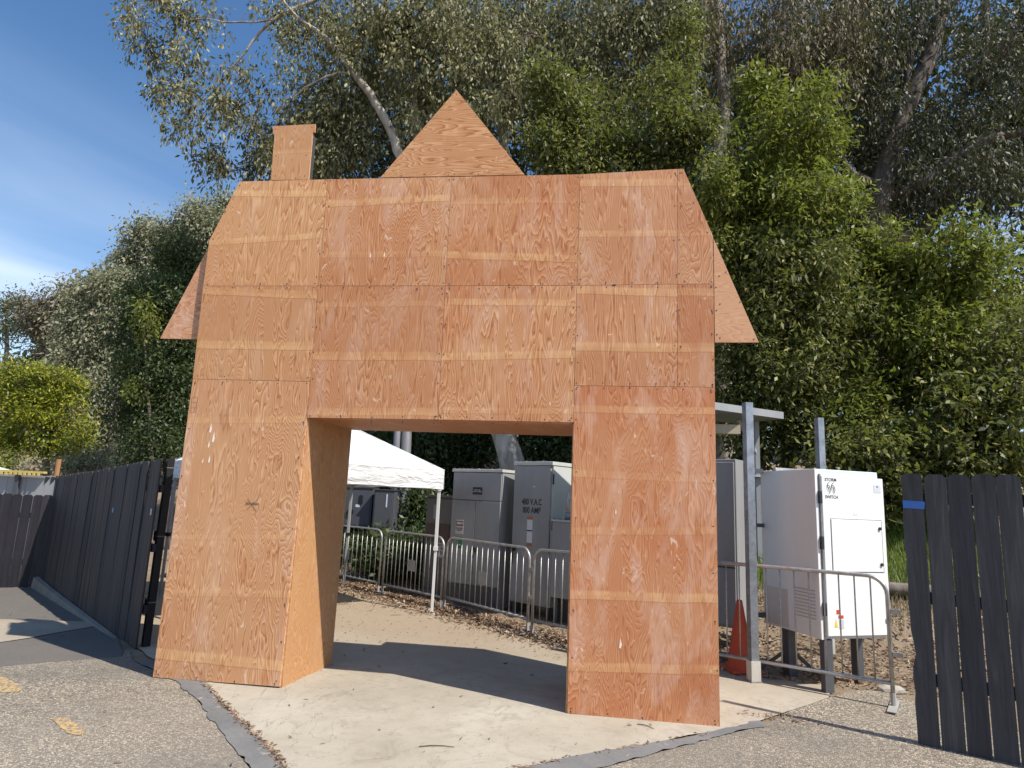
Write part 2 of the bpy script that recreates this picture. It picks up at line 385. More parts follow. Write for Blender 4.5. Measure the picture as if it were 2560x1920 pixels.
# far land and near bare earth
def grid_sheet(name, xs, ys, off, m):
    X, Y = np.meshgrid(xs, ys); Z = GT(X, Y) + off; nx, ny = len(xs), len(ys)
    V = np.stack([X.ravel(), Y.ravel(), Z.ravel()], 1); i = np.arange(nx * ny).reshape(ny, nx)
    Fc = np.stack([i[:-1, :-1].ravel(), i[:-1, 1:].ravel(), i[1:, 1:].ravel(), i[1:, :-1].ravel()], 1)
    return tag(arr_mesh(name, V, Fc, m, smooth=True), kind='structure')
def spread(lo, hi, fine_lo, fine_hi, st, grow=1.25):
    a = list(np.arange(fine_lo, fine_hi + 1e-6, st)); s = st; x = fine_hi
    while x < hi: s *= grow; x = min(hi, x + s); a.append(x)
    s = st; x = fine_lo
    while x > lo: s *= grow; x = max(lo, x - s); a.insert(0, x)
    return np.array(a)
def bumpy_dirt():
    xs, ys = spread(-400, 400, -9, 11, .16), spread(-300, 700, .6, 12, .16)
    o = grid_sheet('ground', xs, ys, -.014, M_DIRT); me = o.data
    co = np.empty(len(me.vertices) * 3, np.float32); me.vertices.foreach_get('co', co); co = co.reshape(-1, 3)
    rng = np.random.default_rng(5); bumpy = rng.normal(0, .014, len(co)) * ss(2.6, 4.5, co[:, 1] + np.maximum(0, co[:, 0] - 4) * 1.0)
    co[:, 2] += np.where(co[:, 1] < 40, bumpy, 0); me.vertices.foreach_set('co', co.ravel()); me.update()
bumpy_dirt()

def gp(x, y):
    p = GND(x, y); return (p[0], p[1])
# outlines, walked along the ground
EDGE_IN = [(-1.62, .62)] + [gp(*q) for q in ((440, 1470), (480, 1520), (530, 1567), (590, 1625), (640, 1690), (740, 1760), (900, 1745), (1000, 1702), (1100, 1664), (1210, 1640), (1330, 1619), (1430, 1601), (1540, 1580), (1640, 1557))]
EDGE_OUT = [(-1.78, .50)] + [gp(*q) for q in ((385, 1474), (425, 1510), (465, 1560), (500, 1610), (545, 1665), (640, 1790), (860, 1850), (1040, 1760), (1150, 1690), (1300, 1658), (1420, 1625), (1540, 1593), (1655, 1565))]
e_in, e_out = EDGE_IN, EDGE_OUT
PAD = e_in + [gp(1705, 1535), gp(1790, 1506), (5.0, 1.55), (4.2, 1.9), (3.4, 2.6), (2.6, 3.3), (1.6, 4.1), (.6, 5.0), (-.8, 6.0), (-2.2, 6.9), (-5.5, 6.6), (-5.2, 3.9), (-2.35, 1.22)]
region_sheet('concrete_pad', PAD, .25, 0.0, M_CONC, jitter=.012)
mid_gut = e_in[::-1]
region_sheet('gutter', e_out + mid_gut, .07, .003, M_GUT, jitter=.012, seed=3)
# concrete cross strip, dark asphalt and the worn driveway on the left
s_a, s_b, s_c = gp(0, 1338), gp(255, 1345), gp(0, 1388)
s_d = gp(118, 1368)
v_far = np.array(s_a) - np.array(s_b); far_a = tuple(np.array(s_b) + v_far * 5)
v2 = np.array(s_c) - np.array(s_d); far_c = tuple(np.array(s_d) + v2 * 6)
region_sheet('walkway', [s_b, s_d, s_c, far_c, far_a, s_a], .3, .004, M_CONC)
e1, e2 = gp(262, 1418), gp(0, 1440); v3 = np.array(e2) - np.array(e1); far_e = tuple(np.array(e1) + v3 * 6)
region_sheet('asphalt_lane', [e1, gp(258, 1378), s_b, s_d, s_c, far_c, (far_c[0] - 1, far_e[1]), far_e], .3, -.002, M_DARKASPH, jitter=.01)
far_lane = [s_b, s_a, far_a, (-30, 9), (-8.6, 6.0), (-6.4, 4.25)]
region_sheet('asphalt_lane', far_lane, .4, -.002, M_DARKASPH, seed=4)
DRIVE = [(-1.78, .50)] + e_out[1:] + [gp(1705, 1535), gp(1790, 1506), gp(1850, 1490), gp(1905, 1492), gp(1990, 1520), (5.9, .55), (9, .1), (30, -2), (30, -30), (-40, -30), far_e, e1, (-2.3, 1.1)]
region_sheet('driveway', DRIVE, .3, -.003, M_ASPH, seed=8)
def dash(pts):
    n = NT('worn_yellow_paint'); a = n.noise(60, 4, .7); v = n.n('ShaderNodeTexVoronoi'); v.inputs['Scale'].default_value = 62; n.l(n.tc.outputs['Object'], v.inputs['Vector'])
    sepc = n.n('ShaderNodeSeparateColor'); n.l(v.outputs['Color'], sepc.inputs[0])
    n.col(n.mix(n.rng(n.math('ADD', n.math('MULTIPLY', sepc.outputs[0], .55), n.math('MULTIPLY', a, .6)), .52, .66), (.22, .18, .13), (.50, .34, .14))); n.rough(.85); n.bump(a, .4, .004)
    tag(region_sheet('road_marking', pts, .05, .0008, n.m, jitter=.006, seed=11), kind='structure')
dash([gp(*q) for q in ((-25, 1462), (10, 1462), (46, 1484), (40, 1494), (0, 1496), (-30, 1490))])
dash([gp(*q) for q in ((108, 1552), (146, 1551), (183, 1577), (174, 1589), (148, 1585))])

# ================================================================== THE PLYWOOD GATEWAY
gate = thing('plywood_gateway', 'big house shaped gateway of bare plywood sheets with chimney and gable', 'gateway')
def fp(x, y, Y=0.0):                 # corner of a sheet on the front plane, from photo coordinates
    p = U(x / PX, y / PX, Y); return np.array([p[0], Y, p[2]])
BL, A0, C0, XR0 = (381.3, 1693.2), (699, 1717.5), (1418.1, 1783.3), (1800.6, 1819.2)
LS, AS, AL = (481.6, 947.3), (775.5, 953.8), (767, 1044)
LM, AM, LK, TL, AT = (507.7, 714.6), (794.8, 714.6), (522.3, 602.3), (598.8, 453.2), (819.5, 447.7)
BT, BM_, BB = (1129.2, 442), (1113, 714.5), (1095, 1049)
CT, CM, CS, CB = (1450.5, 435.4), (1442.7, 713.3), (1435.8, 964.1), (1433.9, 1056)
ST, SM, S2 = (1693.6, 421.9), (1693.6, 710.2), (1693.6, 967)
TR, RK, RM, RS = (1709, 421.2), (1783, 589.8), (1784.3, 709.4), (1787.4, 968)
def zof(px, py): return float(fp(px * PX, py * PX)[2])
def bands_at(lst):                    # (x0,y0,x1,y1,halfwidth px, strength) in the 2212 frame
    out = []
    for (x0, y0, x1, y1, hw, st) in lst:
        a, b = fp(x0 * PX, y0 * PX), fp(x1 * PX, y1 * PX); sl_ = (b[2] - a[2]) / (b[0] - a[0])
        out.append((a[2] - sl_ * a[0], sl_, hw / 215.0, st))
    return out
ORANGE, YELLOW, REDD, PINK = (.47, .236, .110), (.485, .258, .120), (.45, .206, .096), (.44, .215, .115)
def sheet(poly, m, y0=0.0, th=.018, inset=.0016, name='plywood_sheet', label=None):
    P = [fp(px, py, 0.0) for px, py in poly]
    c = sum(P) / len(P); Q = []
    n = len(P)
    for i in range(n):                                     # small joint all round
        a, b, d = P[i - 1], P[i], P[(i + 1) % n]
        e1_, e2_ = (b - a) / (np.linalg.norm(b - a) + 1e-9), (d - b) / (np.linalg.norm(d - b) + 1e-9)
        n1 = np.array([-e1_[2], 0, e1_[0]]); n2 = np.array([-e2_[2], 0, e2_[0]])
        if (c - b) @ n1 < 0: n1 = -n1
        if (c - b) @ n2 < 0: n2 = -n2
        k = 1 + n1 @ n2
        Q.append(b + (n1 + n2) * inset / max(k, .35) + np.array([0, y0, 0]))
    b = MB(); b.prism(Q, (0, th, 0)); return b.build(name, m, gate, label=label)
sheet([BL, A0, AL, AS, LS], plywood('plywood_1', (.475, .250, .120), bands_at([(410, 908, 660, 905, 7, .45), (370, 1160, 640, 1160, 5, .35), (350, 1279, 610, 1283, 7, .4), (340, 1411, 600, 1438, 10, .9)]), 1.3, smudge=.45, red=.2, contrast=1.15), .0010)
sheet([LS, AS, AM, LM], plywood('plywood_2', YELLOW, bands_at([(440, 627, 680, 637, 9, 1), (430, 744, 668, 747, 9, .95)]), 2.7, smudge=.4, red=.15), .0)
sheet([LM, AM, AT, TL, LK], plywood('plywood_3', (.505, .265, .120), bands_at([(505, 417, 700, 417, 8, .95), (450, 524, 695, 508, 7, .9)]), 3.9, smudge=.25, red=.12), .0014)
sheet([AL, BB, BM_, AM, AS], plywood('plywood_4', ORANGE, bands_at([(690, 657, 950, 657, 6, .5), (680, 768, 950, 771, 9, .85), (664, 889, 950, 891, 8, .6)]), 5.2, smudge=.6, red=.22), .0016)
sheet([AM, BM_, BT, AT], plywood('plywood_5', ORANGE, bands_at([(705, 440, 965, 428, 8, .9), (690, 550, 960, 549, 7, .45)]), 6.6, smudge=.55, red=.35, contrast=1.25), .0004)
sheet([BB, CB, CS, CM, BM_], plywood('plywood_6', ORANGE, bands_at([(965, 652, 1240, 654, 7, .75), (955, 771, 1238, 765, 8, .8), (950, 886, 1236, 889, 6, .5)]), 7.7, smudge=.5, red=.45, contrast=1.2), .0012)
sheet([BM_, CM, CT, BT], plywood('plywood_7', (.465, .222, .10), bands_at([(980, 436, 1250, 432, 7, .5), (970, 551, 1245, 559, 8, .85)]), 8.4, smudge=.5, red=.5), .0002)
sheet([CM, SM, ST, CT], plywood('plywood_8', (.47, .24, .118), bands_at([(1250, 395, 1470, 393, 8, .7), (1248, 505, 1468, 503, 7, .6)]), 9.1, smudge=.7, red=.3), .0009)
sheet([SM, RM, RK, TR, ST], plywood('plywood_9', (.47, .24, .118), bands_at([(1250, 395, 1470, 393, 8, .7), (1248, 505, 1540, 502, 7, .6)]), 9.35, smudge=.6, red=.35), .0013)
sheet([CS, S2, SM, CM], plywood('plywood_10', (.455, .222, .105), bands_at([(1245, 626, 1465, 632, 8, .9), (1242, 748, 1465, 751, 9, .85)]), 10.8, smudge=.7, red=.4, contrast=1.25), .0003)
sheet([S2, RS, RM, SM], plywood('plywood_11', (.455, .222, .105), bands_at([(1465, 629, 1540, 632, 8, .8), (1465, 750, 1540, 751, 9, .85)]), 10.95, smudge=.6, red=.4), .0011)
sheet([C0, XR0, RS, CS, CB], plywood('plywood_12', REDD, bands_at([(1240, 883, 1540, 888, 7, .75), (1238, 1022, 1545, 1036, 7, .5), (1235, 1147, 1548, 1147, 7, .45), (1233, 1284, 1550, 1294, 8, .8), (1230, 1440, 1553, 1448, 8, .8)]), 12.2, smudge=.7, red=.55, contrast=.85), .0006)
m_r = plywood('plywood_wing', (.52, .285, .15), (), 14.1, horiz=True, smudge=.5, red=.1, contrast=.45)
sheet([(1787, 856), (1898, 856), (1784.2, 596)], m_r, .002, name='eave_wing', label='right eave wing of paler plywood')
def left_wing():
    Y = .05
    P = [fp(400.4, 846, Y), fp(505, 848, Y), fp(536, 590, Y)]
    MB().prism(P, (0, .018, 0)).build('eave_wing', plywood('plywood_wing_red', (.50, .275, .155), (), 15.5, horiz=True, smudge=.9, red=.25, contrast=.9), gate, label='left eave wing of dark reddish plywood')
left_wing()
# gable and chimney stand behind the top edge
m_g = plywood('plywood_gable', (.49, .255, .115), (), 16.7, horiz=True, smudge=.25, red=.15, contrast=1.7)
MB().prism([fp(951, 443.5), fp(1311, 436.2), fp(1141, 224.5)], (0, .018, 0)).build('gable_board', m_g, gate)
m_c = plywood('plywood_chimney', (.50, .27, .125), bands_at([(595, 328, 675, 324, 5, .5)]), 18.2, smudge=.3, red=.1, contrast=.8)
MB().prism([fp(677.2, 450), fp(771.2, 449), fp(781.7, 331), fp(787.5, 329.8), fp(788.2, 310), (fp(682.3, 315.4)), fp(682.3, 334.2), fp(686.3, 334.5)], (0, .018, 0)).build('chimney_board', m_c, gate)
m_in = plywood('plywood_inner', (.435, .24, .108), (), 20.1, plane='yz', smudge=.3, red=.1, contrast=.7)
m_side = plywood('plywood_side', (.43, .195, .09), (), 21.9, plane='yz', smudge=.3, red=.4)
m_soff = plywood('plywood_soffit', (.45, .225, .105), (), 23.4, plane='xy', horiz=True, smudge=.4, red=.4, contrast=.5)
m_back = plywood('plywood_back', ORANGE, (), 25.0, smudge=.3)
ZL, ZS_, ZE, DEP = 2.352, 2.69, 3.09, 1.09
XL, XA, XC, XRR = -1.214, -.002, 2.438, 3.648
stud = paint('raw_lumber', (.55, .38, .22), .75, dirt=.2)
# chimney thickness and gable struts
ch0, ch1 = fp(771.2, 449), fp(781.7, 331)
MB().prism([fp(677.2, 450) + (.012, .019, 0), ch0 + (-.012, .019, 0), ch1 + (-.012, .019, 0), fp(686.3, 334.5) + (.012, .019, 0)], (0, .085, 0)).build('chimney_frame', paint('dark_frame_paint', (.05, .05, .05), .7), gate)
b = MB()
for gx in (.75, 1.62): b.bar((gx, .04, 4.3), (gx, .04, 5.05 if gx > 1 else 5.0), .04, .04, (0, 1, 0))
b.bar((1.2, .04, 4.3), (1.2, .04, 5.45), .04, .04, (0, 1, 0)); b.build('gable_strut', stud, gate)
# inner left cheek: two sheets, then the other cheeks, the soffit in two sheets and the backs
MB().box(XA - .018, XA, .0185, .60, -.07, ZL).build('plywood_sheet', m_in, gate)
MB().box(XA - .0183, XA - .0005, .602, DEP, -.08, ZL).build('plywood_sheet', m_in, gate)
MB().box(XC, XC + .018, .0185, DEP, -.08, ZL).build('plywood_sheet', m_in, gate)
MB().box(XL + .004, XL + .022, .0200, DEP, -.08, ZE).build('plywood_sheet', m_side, gate)
MB().box(XRR - .022, XRR - .004, .0200, DEP, -.06, ZE).build('plywood_sheet', m_side, gate)
MB().box(XA + .001, 1.218, .0190, DEP + .012, ZL, ZL + .018).build('soffit_sheet', m_soff, gate)
MB().box(1.2205, XC - .001, .0190, DEP + .012, ZL + .0008, ZL + .0188).build('soffit_sheet', m_soff, gate)
MB().box(XL + .022, XA - .0185, DEP - .018, DEP, -.08, ZE).build('plywood_sheet', m_back, gate)
MB().box(XC + .0185, XRR - .022, DEP - .018, DEP, -.06, ZE).build('plywood_sheet', m_back, gate)
MB().box(XA, XC, DEP - .012, DEP + .006, ZL + .02, ZL + .19).build('plywood_sheet', m_back, gate)
MB().box(XL + .03, XA, .03, DEP - .02, ZE - .04, ZE - .02).build('box_lid', m_back, gate)
MB().box(XC, XRR - .03, .03, DEP - .02, ZE - .04, ZE - .02).build('box_lid', m_back, gate)
b = MB()
for sx, tz in ((-1.06, 4.0), (-.25, 4.66), (.62, 4.66), (1.5, 4.66), (2.35, 4.66), (3.2, 4.66)): b.bar((sx, .065, ZL + .1), (sx, .065, tz), .04, .089, (0, 1, 0))
for sz in (2.45, 3.6, 4.64): b.bar((-.93, .065, sz), (3.33, .065, sz), .089, .038, (0, 0, 1))
b.build("stud_frame", stud, gate)
# screws in rows along the joints
def screws():
    b = MB(); rnd = random.Random(3)
    def row(p, q, n, off=0.0):
        a, c = fp(*p), fp(*q); d = (c - a) / np.linalg.norm(c - a); nn = np.array([-d[2], 0, d[0]])
        for i in range(n):
            t = (i + .12) / (n - .76) if n > 1 else .5
            pp = a + (c - a) * min(t, .985) + nn * off + np.array([rnd.gauss(0, .006), 0, rnd.gauss(0, .006)])
            b.disc((pp[0], -.0006, pp[2]), .0062, (0, 1, 0), .003, 6)
            if rnd.random() < .28: b.bar((pp[0], -.0003, pp[2]), (pp[0] + rnd.gauss(0, .006), -.0003, pp[2] - rnd.uniform(.015, .035)), .003, .002, (0, 1, 0))
    for (p, q, n) in ((AS, AT, 9), (BB, BT, 9), (CB, CT, 10), (S2, ST, 7), (LM, AM, 5), (AM, BM_, 6), (BM_, CM, 5), (CM, RM, 6), (CS, RS, 6), (LS, AS, 5),
                      (AL, BB, 5), (BB, CB, 6), (TL, AT, 4), (AT, BT, 6), (BT, CT, 6), (CT, TR, 6), (RS, RM, 5), (BL, A0, 4), (C0, XR0, 5)):
        row(p, q, n, .022); 
        if p not in (TL, AT, BT, CT, BL, C0): row(p, q, n, -.022)
    for (p, q, n, o_) in ((A0, AL, 8, .03), (BL, LS, 7, -.03), (C0, CB, 7, -.025), (XR0, RS, 8, .03), (LK, TL, 3, -.03), (RK, TR, 3, .03)): row(p, q, n, o_)
    for (px, py) in ((960, 434), (1060, 436), (1180, 433), (1290, 430), (1141, 236), (1190, 290), (1250, 362), (1092, 290), (1035, 350), (690, 323), (780, 318), (688, 440), (762, 440), (765, 388), (690, 390),
                     (1800, 845), (1885, 848), (1800, 760), (1798, 690), (1850, 755), (1815, 680)):
        pp = fp(px, py); b.disc((pp[0], -.0006, pp[2]), .0062, (0, 1, 0), .003, 6)
    m = paint('dark_screw', (.045, .032, .025), .6)
    tag(b.build('screw', m, gate), kind='stuff')
    # the one big knot hole
    k = fp(1534, 713); MB().prism([(k[0] + dx, -.0008, k[2] + dz) for dx, dz in ((-.022, 0), (-.006, -.009), (.020, -.006), (.024, .004), (.004, .011))], (0, .002, 0)).build('knot', m, gate)
screws()

# pencil scribble, brand stamp and paint smears on the left post
def marks():
    m = paint('pencil', (.16, .10, .07), .7, dirt=0); b = MB(); rnd = random.Random(6); k = fp(545 * PX, 1088 * PX)
    for (a, c) in (((-.05, .045), (.055, -.075)), ((.055, .05), (-.05, -.06))): b.bar((k[0] + a[0], -.0015, k[2] + a[1]), (k[0] + c[0], -.0015, k[2] + c[1]), .003, .001, (0, 1, 0))
    x = -.065
    while x < .06:
        h = rnd.uniform(.012, .03); b.bar((k[0] + x, -.0015, k[2] - h * .5), (k[0] + x + .006, -.0015, k[2] + h * .5), .0025, .001, (0, 1, 0)); b.bar((k[0] + x + .006, -.0015, k[2] + h * .5), (k[0] + x + .012, -.0015, k[2] - h * .4), .0025, .001, (0, 1, 0)); x += .013
    tag(b.build('pencil_mark', m, gate), kind='stuff')
    k = fp(420 * PX, 873 * PX); b = MB()
    for z in (-.075, -.03, .02, .07): b.bar((k[0] - .028, -.0018, k[2] + z), (k[0] + .028, -.0018, k[2] + z), .002, .001, (0, 1, 0))
    for x in (-.028, .028): b.bar((k[0] + x, -.0018, k[2] - .075), (k[0] + x, -.0018, k[2] + .07), .002, .001, (0, 1, 0))
    tag(b.build('stamp_mark', paint('faint_stamp', (.33, .19, .12), .7, dirt=0), gate), kind='stuff')
    w = paint('chipped_face', (.86, .74, .62), .8, dirt=.1); b = MB()
    for (x, y, s) in ((455, 925, 1), (461, 945, 1.1), (451, 960, .7), (438, 995, .5), (452, 992, .8), (1340, 1390, .9), (1330, 1105, .5), (1324, 398, .4), (800, 551, .6), (830, 550, .6)):
        k = fp(x * PX, y * PX); b.prism([(k[0] + dx * s, -.0014, k[2] + dz * s) for dx, dz in ((-.010, -.035), (.004, -.045), (.014, -.006), (.007, .010), (.004, .05), (-.004, .02))], (0, .0010, 0))
    tag(b.build('chipped_patch', w, gate), kind='stuff')
marks()

def sticks():
    for k, (x, y, L, a) in enumerate(((943, 1614, .24, .3), (1395, 1570, .14, -.4))):
        q = GND(x, y); s_ = thing('twig', ('thin dark twig lying on the bare concrete in front of the gateway', 'short dark twig on the concrete below the right post')[k], 'twig', (q[0], q[1], q[2] + .006), a)
        MB().tube([(-L / 2, 0, .0), (-L / 6, .012, .002), (L / 6, .006, .001), (L / 2, -.02, .0)], [.003, .0036, .003, .002], 6).build('stick', paint('twig_brown', (.09, .06, .04), .8), s_, local=True)
sticks()

# ================================================================== FENCES
def mat_stain(name, c, seed):
    n = NT(name); v = n.map((14, 14, .8), loc=(seed, seed * 2, 0)); a = n.noise(2.2, 5, .65, .5, v); b = n.noise(1.1, 3, .6)
    c0 = n.ramp(a, [(.3, tuple(x * .6 for x in c)), (.55, c), (.75, tuple(x * 1.5 for x in c))]); n.col(n.mix(n.rng(b, .45, .7, 0, .35), c0, (.045, .036, .032)))
    n.rough(.7); n.p.inputs['Specular IOR Level'].default_value = .3; n.bump(a, .35, .004); return n.m
M_PICK = [mat_stain('dark_stain_%d' % i, c, i * 3.1) for i, c in enumerate(((.050, .045, .049), (.062, .050, .049), (.036, .033, .038)))]
M_TIP = M_PICK[0]
def picket_mesh(w, h, m, th=.018, dog=.028, rough_edge=False):
    pts = [(-w / 2, 0), (w / 2, 0), (w / 2, h - dog), (w / 2 - dog, h), (-w / 2 + dog, h), (-w / 2, h - dog)]
    if rough_edge:
        rnd = random.Random(9); left = []
        for z in np.arange(.1, h - dog - .05, .09): left.append((-w / 2 + rnd.uniform(-.004, .007) + (.018 if .62 < z < .74 else 0), z))
        pts = pts + left[::-1]
    b = MB(); b.prism([(x, 0, z) for x, z in pts], (0, th, 0)); me = bpy.data.meshes.new('picket')
    me.from_pydata(b.v, [], b.f); bm = bmesh.new(); bm.from_mesh(me); bmesh.ops.recalc_face_normals(bm, faces=bm.faces); bm.to_mesh(me); bm.free(); me.materials.append(m); return me
def fence_run(root, a, b, w, gap, tops, seed=1, rails=(.35, 1.0, 1.65), railside=.03, mats=None):
    """pickets one by one from a to b in the fence's own frame (local x along the run)"""
    rnd = random.Random(seed); L = math.dist(a, b); n = int(round(L / (w + gap))); step = L / n
    meshes = {}
    for i in range(n):
        t = (i + .5) / n; h = np.interp(t, [0, .5, 1], tops) + rnd.uniform(-.008, .008)
        key = (round(h * 50) / 50, rnd.randrange(3), rnd.randrange(2))
        if key not in meshes: meshes[key] = picket_mesh(step - gap + (.0 if key[2] else -.004), key[0], (mats or M_PICK)[key[1]])
        o = link('picket', meshes[key], root); o.location = ((i + .5) * step, rnd.uniform(-.006, .004) , h - key[0]); o.rotation_euler = (rnd.gauss(0, .002), rnd.gauss(0, .0025), rnd.gauss(0, .008))
    rb = [MB().box(0, L, railside, railside + .04, z, z + .085) for z in rails]
    for r in rb: r.build('rail', M_PICK[2], root, local=True)
    return L
# left fence: near end by the gateway to the far corner
fa, fb_ = np.array([-2.215, 1.10]), np.array([-6.39, 4.24])
dv = fa - fb_; rz = math.atan2(dv[1], dv[0])
fl = thing('picket_fence', 'long dark stained picket fence running back in shade at the left of the gateway', 'fence', (fb_[0], fb_[1], -.06), rz)
fence_run(fl, fb_, fa, .135, .002, (1.80, 1.91, 2.03), seed=2)
MB().box(3.62, 3.66, -.008, -.004, 1.36, 1.42).build('tape', paint('faded_blue_tape', (.20, .33, .55), .6), fl, local=True)
MB().box(5.13, 5.17, -.012, -.008, 1.40, 1.47).build('tape', paint('faded_pale_tape', (.50, .55, .65), .6), fl, local=True)
# lower side fence beyond the corner
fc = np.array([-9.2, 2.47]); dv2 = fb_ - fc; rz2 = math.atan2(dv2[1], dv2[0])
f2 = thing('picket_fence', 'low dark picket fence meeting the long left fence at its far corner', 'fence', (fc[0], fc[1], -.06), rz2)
fence_run(f2, fc, fb_, .135, .002, (1.48, 1.48, 1.48), seed=5, rails=(.35, 1.1), mats=[mat_stain('shade_darkened_stain', (.016, .015, .021), 4.4), mat_stain('shade_darkened_stain', (.020, .018, .023), 5.4), M_PICK[2]])  # stain made near black to stand in for tree shade on this fence
# right fence
ra, rb_ = np.array([5.095, .012]), np.array([7.6, -1.36]); dv3 = rb_ - ra; rz3 = math.atan2(dv3[1], dv3[0])
fr = thing('picket_fence', 'dark picket fence with dog eared tops standing at the right edge', 'fence', (ra[0], ra[1], 0), rz3)
M_RP = [mat_stain('slate_stain', c, k * 2.3 + 1) for k, c in enumerate(((.066, .061, .064), (.054, .050, .054), (.080, .073, .073)))]
pm = [picket_mesh(.1475, 2.015, M_RP[i]) for i in (0, 2, 1)]; rp = picket_mesh(.143, 2.02, M_RP[0], rough_edge=True)
xs = 0.0
for i in range(18):
    me = rp if i == 0 else pm[i % 3]
    o = link('picket', me, fr); xs = .0675 + i * .1545; o.location = (xs, random.uniform(-.004, .004), random.uniform(-.005, .004)); o.rotation_euler = (0, random.gauss(0, .002), random.gauss(0, .015))
for z in (.42, 1.02, 1.78): MB().box(.03, 2.85, .022, .062, z, z + .088).build('rail', M_PICK[2], fr, local=True)
MB().bar((1.4, .07, 0), (1.4, .07, 1.9), .09, .09, (0, 1, 0)).build('post', M_PICK[2], fr, local=True)
MB().prism([(-.001, -.0075, 1.745), (.142, -.0075, 1.74), (.150, -.0075, 1.785), (.146, -.0075, 1.80), (-.001, -.0075, 1.805)], (0, .002, 0)).build('tape', paint('blue_tape', (.045, .16, .50), .55, dirt=.05), fr, local=True, label='strip of blue masking tape')
nb_ = MB()
for i in range(18):
    for z in (.46, 1.06, 1.82):
        for dx in (-.038, .036): nb_.disc((.0675 + i * .1545 + dx + random.gauss(0, .005), -.0075, z + random.gauss(0, .008)), .0045, (0, 1, 0), .004, 6)
tag(nb_.build('nail', paint('rusty_nail', (.09, .06, .045), .7), fr, local=True), kind='stuff')
# kerb along the left fence
def kerb():
    d = (fa - fb_) / np.linalg.norm(fa - fb_); nrm = np.array([d[1], -d[0]])
    if nrm @ (CAM[:2] - fb_) < 0: nrm = -nrm
    b = MB(); prof = [(0.0, .17, .09), (1.0, .12, .08), (2.4, .075, .07), (3.6, .04, .06), (4.6, .010, .05)]
    for (s0, h0, w0), (s1, h1, w1) in zip(prof, prof[1:]):
        q = []
        for s_, h_, w_ in ((s0, h0, w0), (s1, h1, w1)):
            p = fb_ + d * s_ + nrm * .015; z = float(GT(p[0], p[1]))
            q += [(*p, z - .05), (*(p + nrm * w_), z - .05), (*(p + nrm * w_ * .75), z + h_ - .012), (*p, z + h_)]
        b.add(q, [(1, 5, 6, 2), (2, 6, 7, 3), (0, 3, 7, 4), (0, 1, 2, 3), (4, 7, 6, 5)])
    tag(b.build('kerb', paint('old_concrete', (.22, .205, .18), .9, dirt=.5), None, smooth=False), kind='structure')
kerb()
# steel gate post
M_BLACK = paint('black_steel', (.012, .012, .013), .45, dirt=.2, dirtc=(.05, .045, .04))
gpost = thing('gate_post', 'black square steel gate post between the left fence and the gateway', 'post', (-2.187, 1.22, -.06), rz)
MB().box(-.036, .036, -.036, .036, 0, 2.03).build('post', M_BLACK, gpost, local=True)
for z in (.42, 1.16): MB().box(-.15, -.037, -.025, .025, z - .05, z + .06).build('hinge', M_BLACK, gpost, local=True)
for z in (.46, 1.17, 1.93): MB().box(-.039, .039, -.039, .039, z - .005, z + .005).build('band', paint('scuffed_steel', (.16, .16, .16), .5), gpost, local=True)

# ================================================================== CROWD BARRIERS
M_GALV = galv('galvanised_tube', (.50, .49, .475), .45); M_GALVD = galv('dull_galvanised', (.40, .40, .40), .5)
PLATE = paint('barrier_plate', (.36, .35, .33), .6, dirt=.3)
def barrier(p0, p1, label, nb=14, h=1.09, zb=.17, plate=True, foot=True, hooks=False, zoff=None):
    p0, p1 = np.array(p0, float), np.array(p1, float); L = np.linalg.norm(p1 - p0); d = (p1 - p0) / L
    z0, z1 = float(GT(*p0)), float(GT(*p1))
    r = thing('crowd_barrier', label, 'barrier', (p0[0], p0[1], z0), math.atan2(d[1], d[0]), 'steel crowd barriers round the equipment')
    dz = z1 - z0; R0, cr = .019, .16
    zl = lambda x: dz * x / L
    path = [(0, 0, .02), (0, 0, h - cr)]
    for k in range(1, 7): a = math.pi / 2 * k / 6; path.append((cr - cr * math.cos(a), 0, h - cr + cr * math.sin(a) + zl(0)))
    for k in range(0, 7): a = math.pi / 2 * k / 6; path.append((L - cr + cr * math.sin(a), 0, h - cr + cr * math.cos(a) + dz))
    path += [(L, 0, .02 + dz)]
    MB().tube(path, R0, 10).build('frame', M_GALV, r, local=True, smooth=True)
    MB().tube([(0, 0, zb), (L, 0, zb + dz)], R0 * .95, 8).build('bottom_rail', M_GALV, r, local=True, smooth=True)
    bar = None
    for i in range(nb):
        x = L * (i + 1) / (nb + 1); top = h - .012 if cr < x < L - cr else h - cr + math.sqrt(max(0, cr * cr - (cr - min(x, L - x)) ** 2)) - .01
        k = MB().tube([(0, 0, zb), (0, 0, top)], .0075, 6)
        if bar is None or abs(top - bar[1]) > .004:
            o = k.build('bar', M_GALV, r, local=True, smooth=True); bar = (o.data, top)
        else: o = link('bar', bar[0], r)
        o.location = (x, 0, zl(x))
    if plate: MB().box(L * .44, L * .44 + .2, -.012, -.008, .48 + dz / 2, .66 + dz / 2).build('plate', PLATE, r, local=True)
    if foot:
        for x, zz in ((0, 0), (L, dz)):
            f = MB().bar((x, -.24, .012 + zz), (x, .24, .012 + zz), .07, .008); f.tube([(x, 0, zz), (x, 0, .12 + zz)], .023, 8); f.build('foot', PLATE, r, local=True)
    if hooks:
        for z in (.45, .82): MB().box(L + .018, L + .10, -.012, .012, z - .02 + dz, z + .02 + dz).build('hook', M_GALV, r, local=True)
    return r
barrier((-2.95, 7.25), (-1.17, 5.87), 'steel crowd barrier in deep shade beside the left inner post of the gateway', 13)
barrier((-1.06, 5.76), (.245, 4.745), 'steel crowd barrier standing behind the white canopy leg', 13)
barrier((.285, 4.81), (1.765, 3.40), 'steel crowd barrier with a blank plate in front of the tall two door cabinet', 14, hooks=True)
barrier((1.835, 3.32), (3.35, 1.95), 'steel crowd barrier half hidden by the right post of the gateway', 14, plate=False)
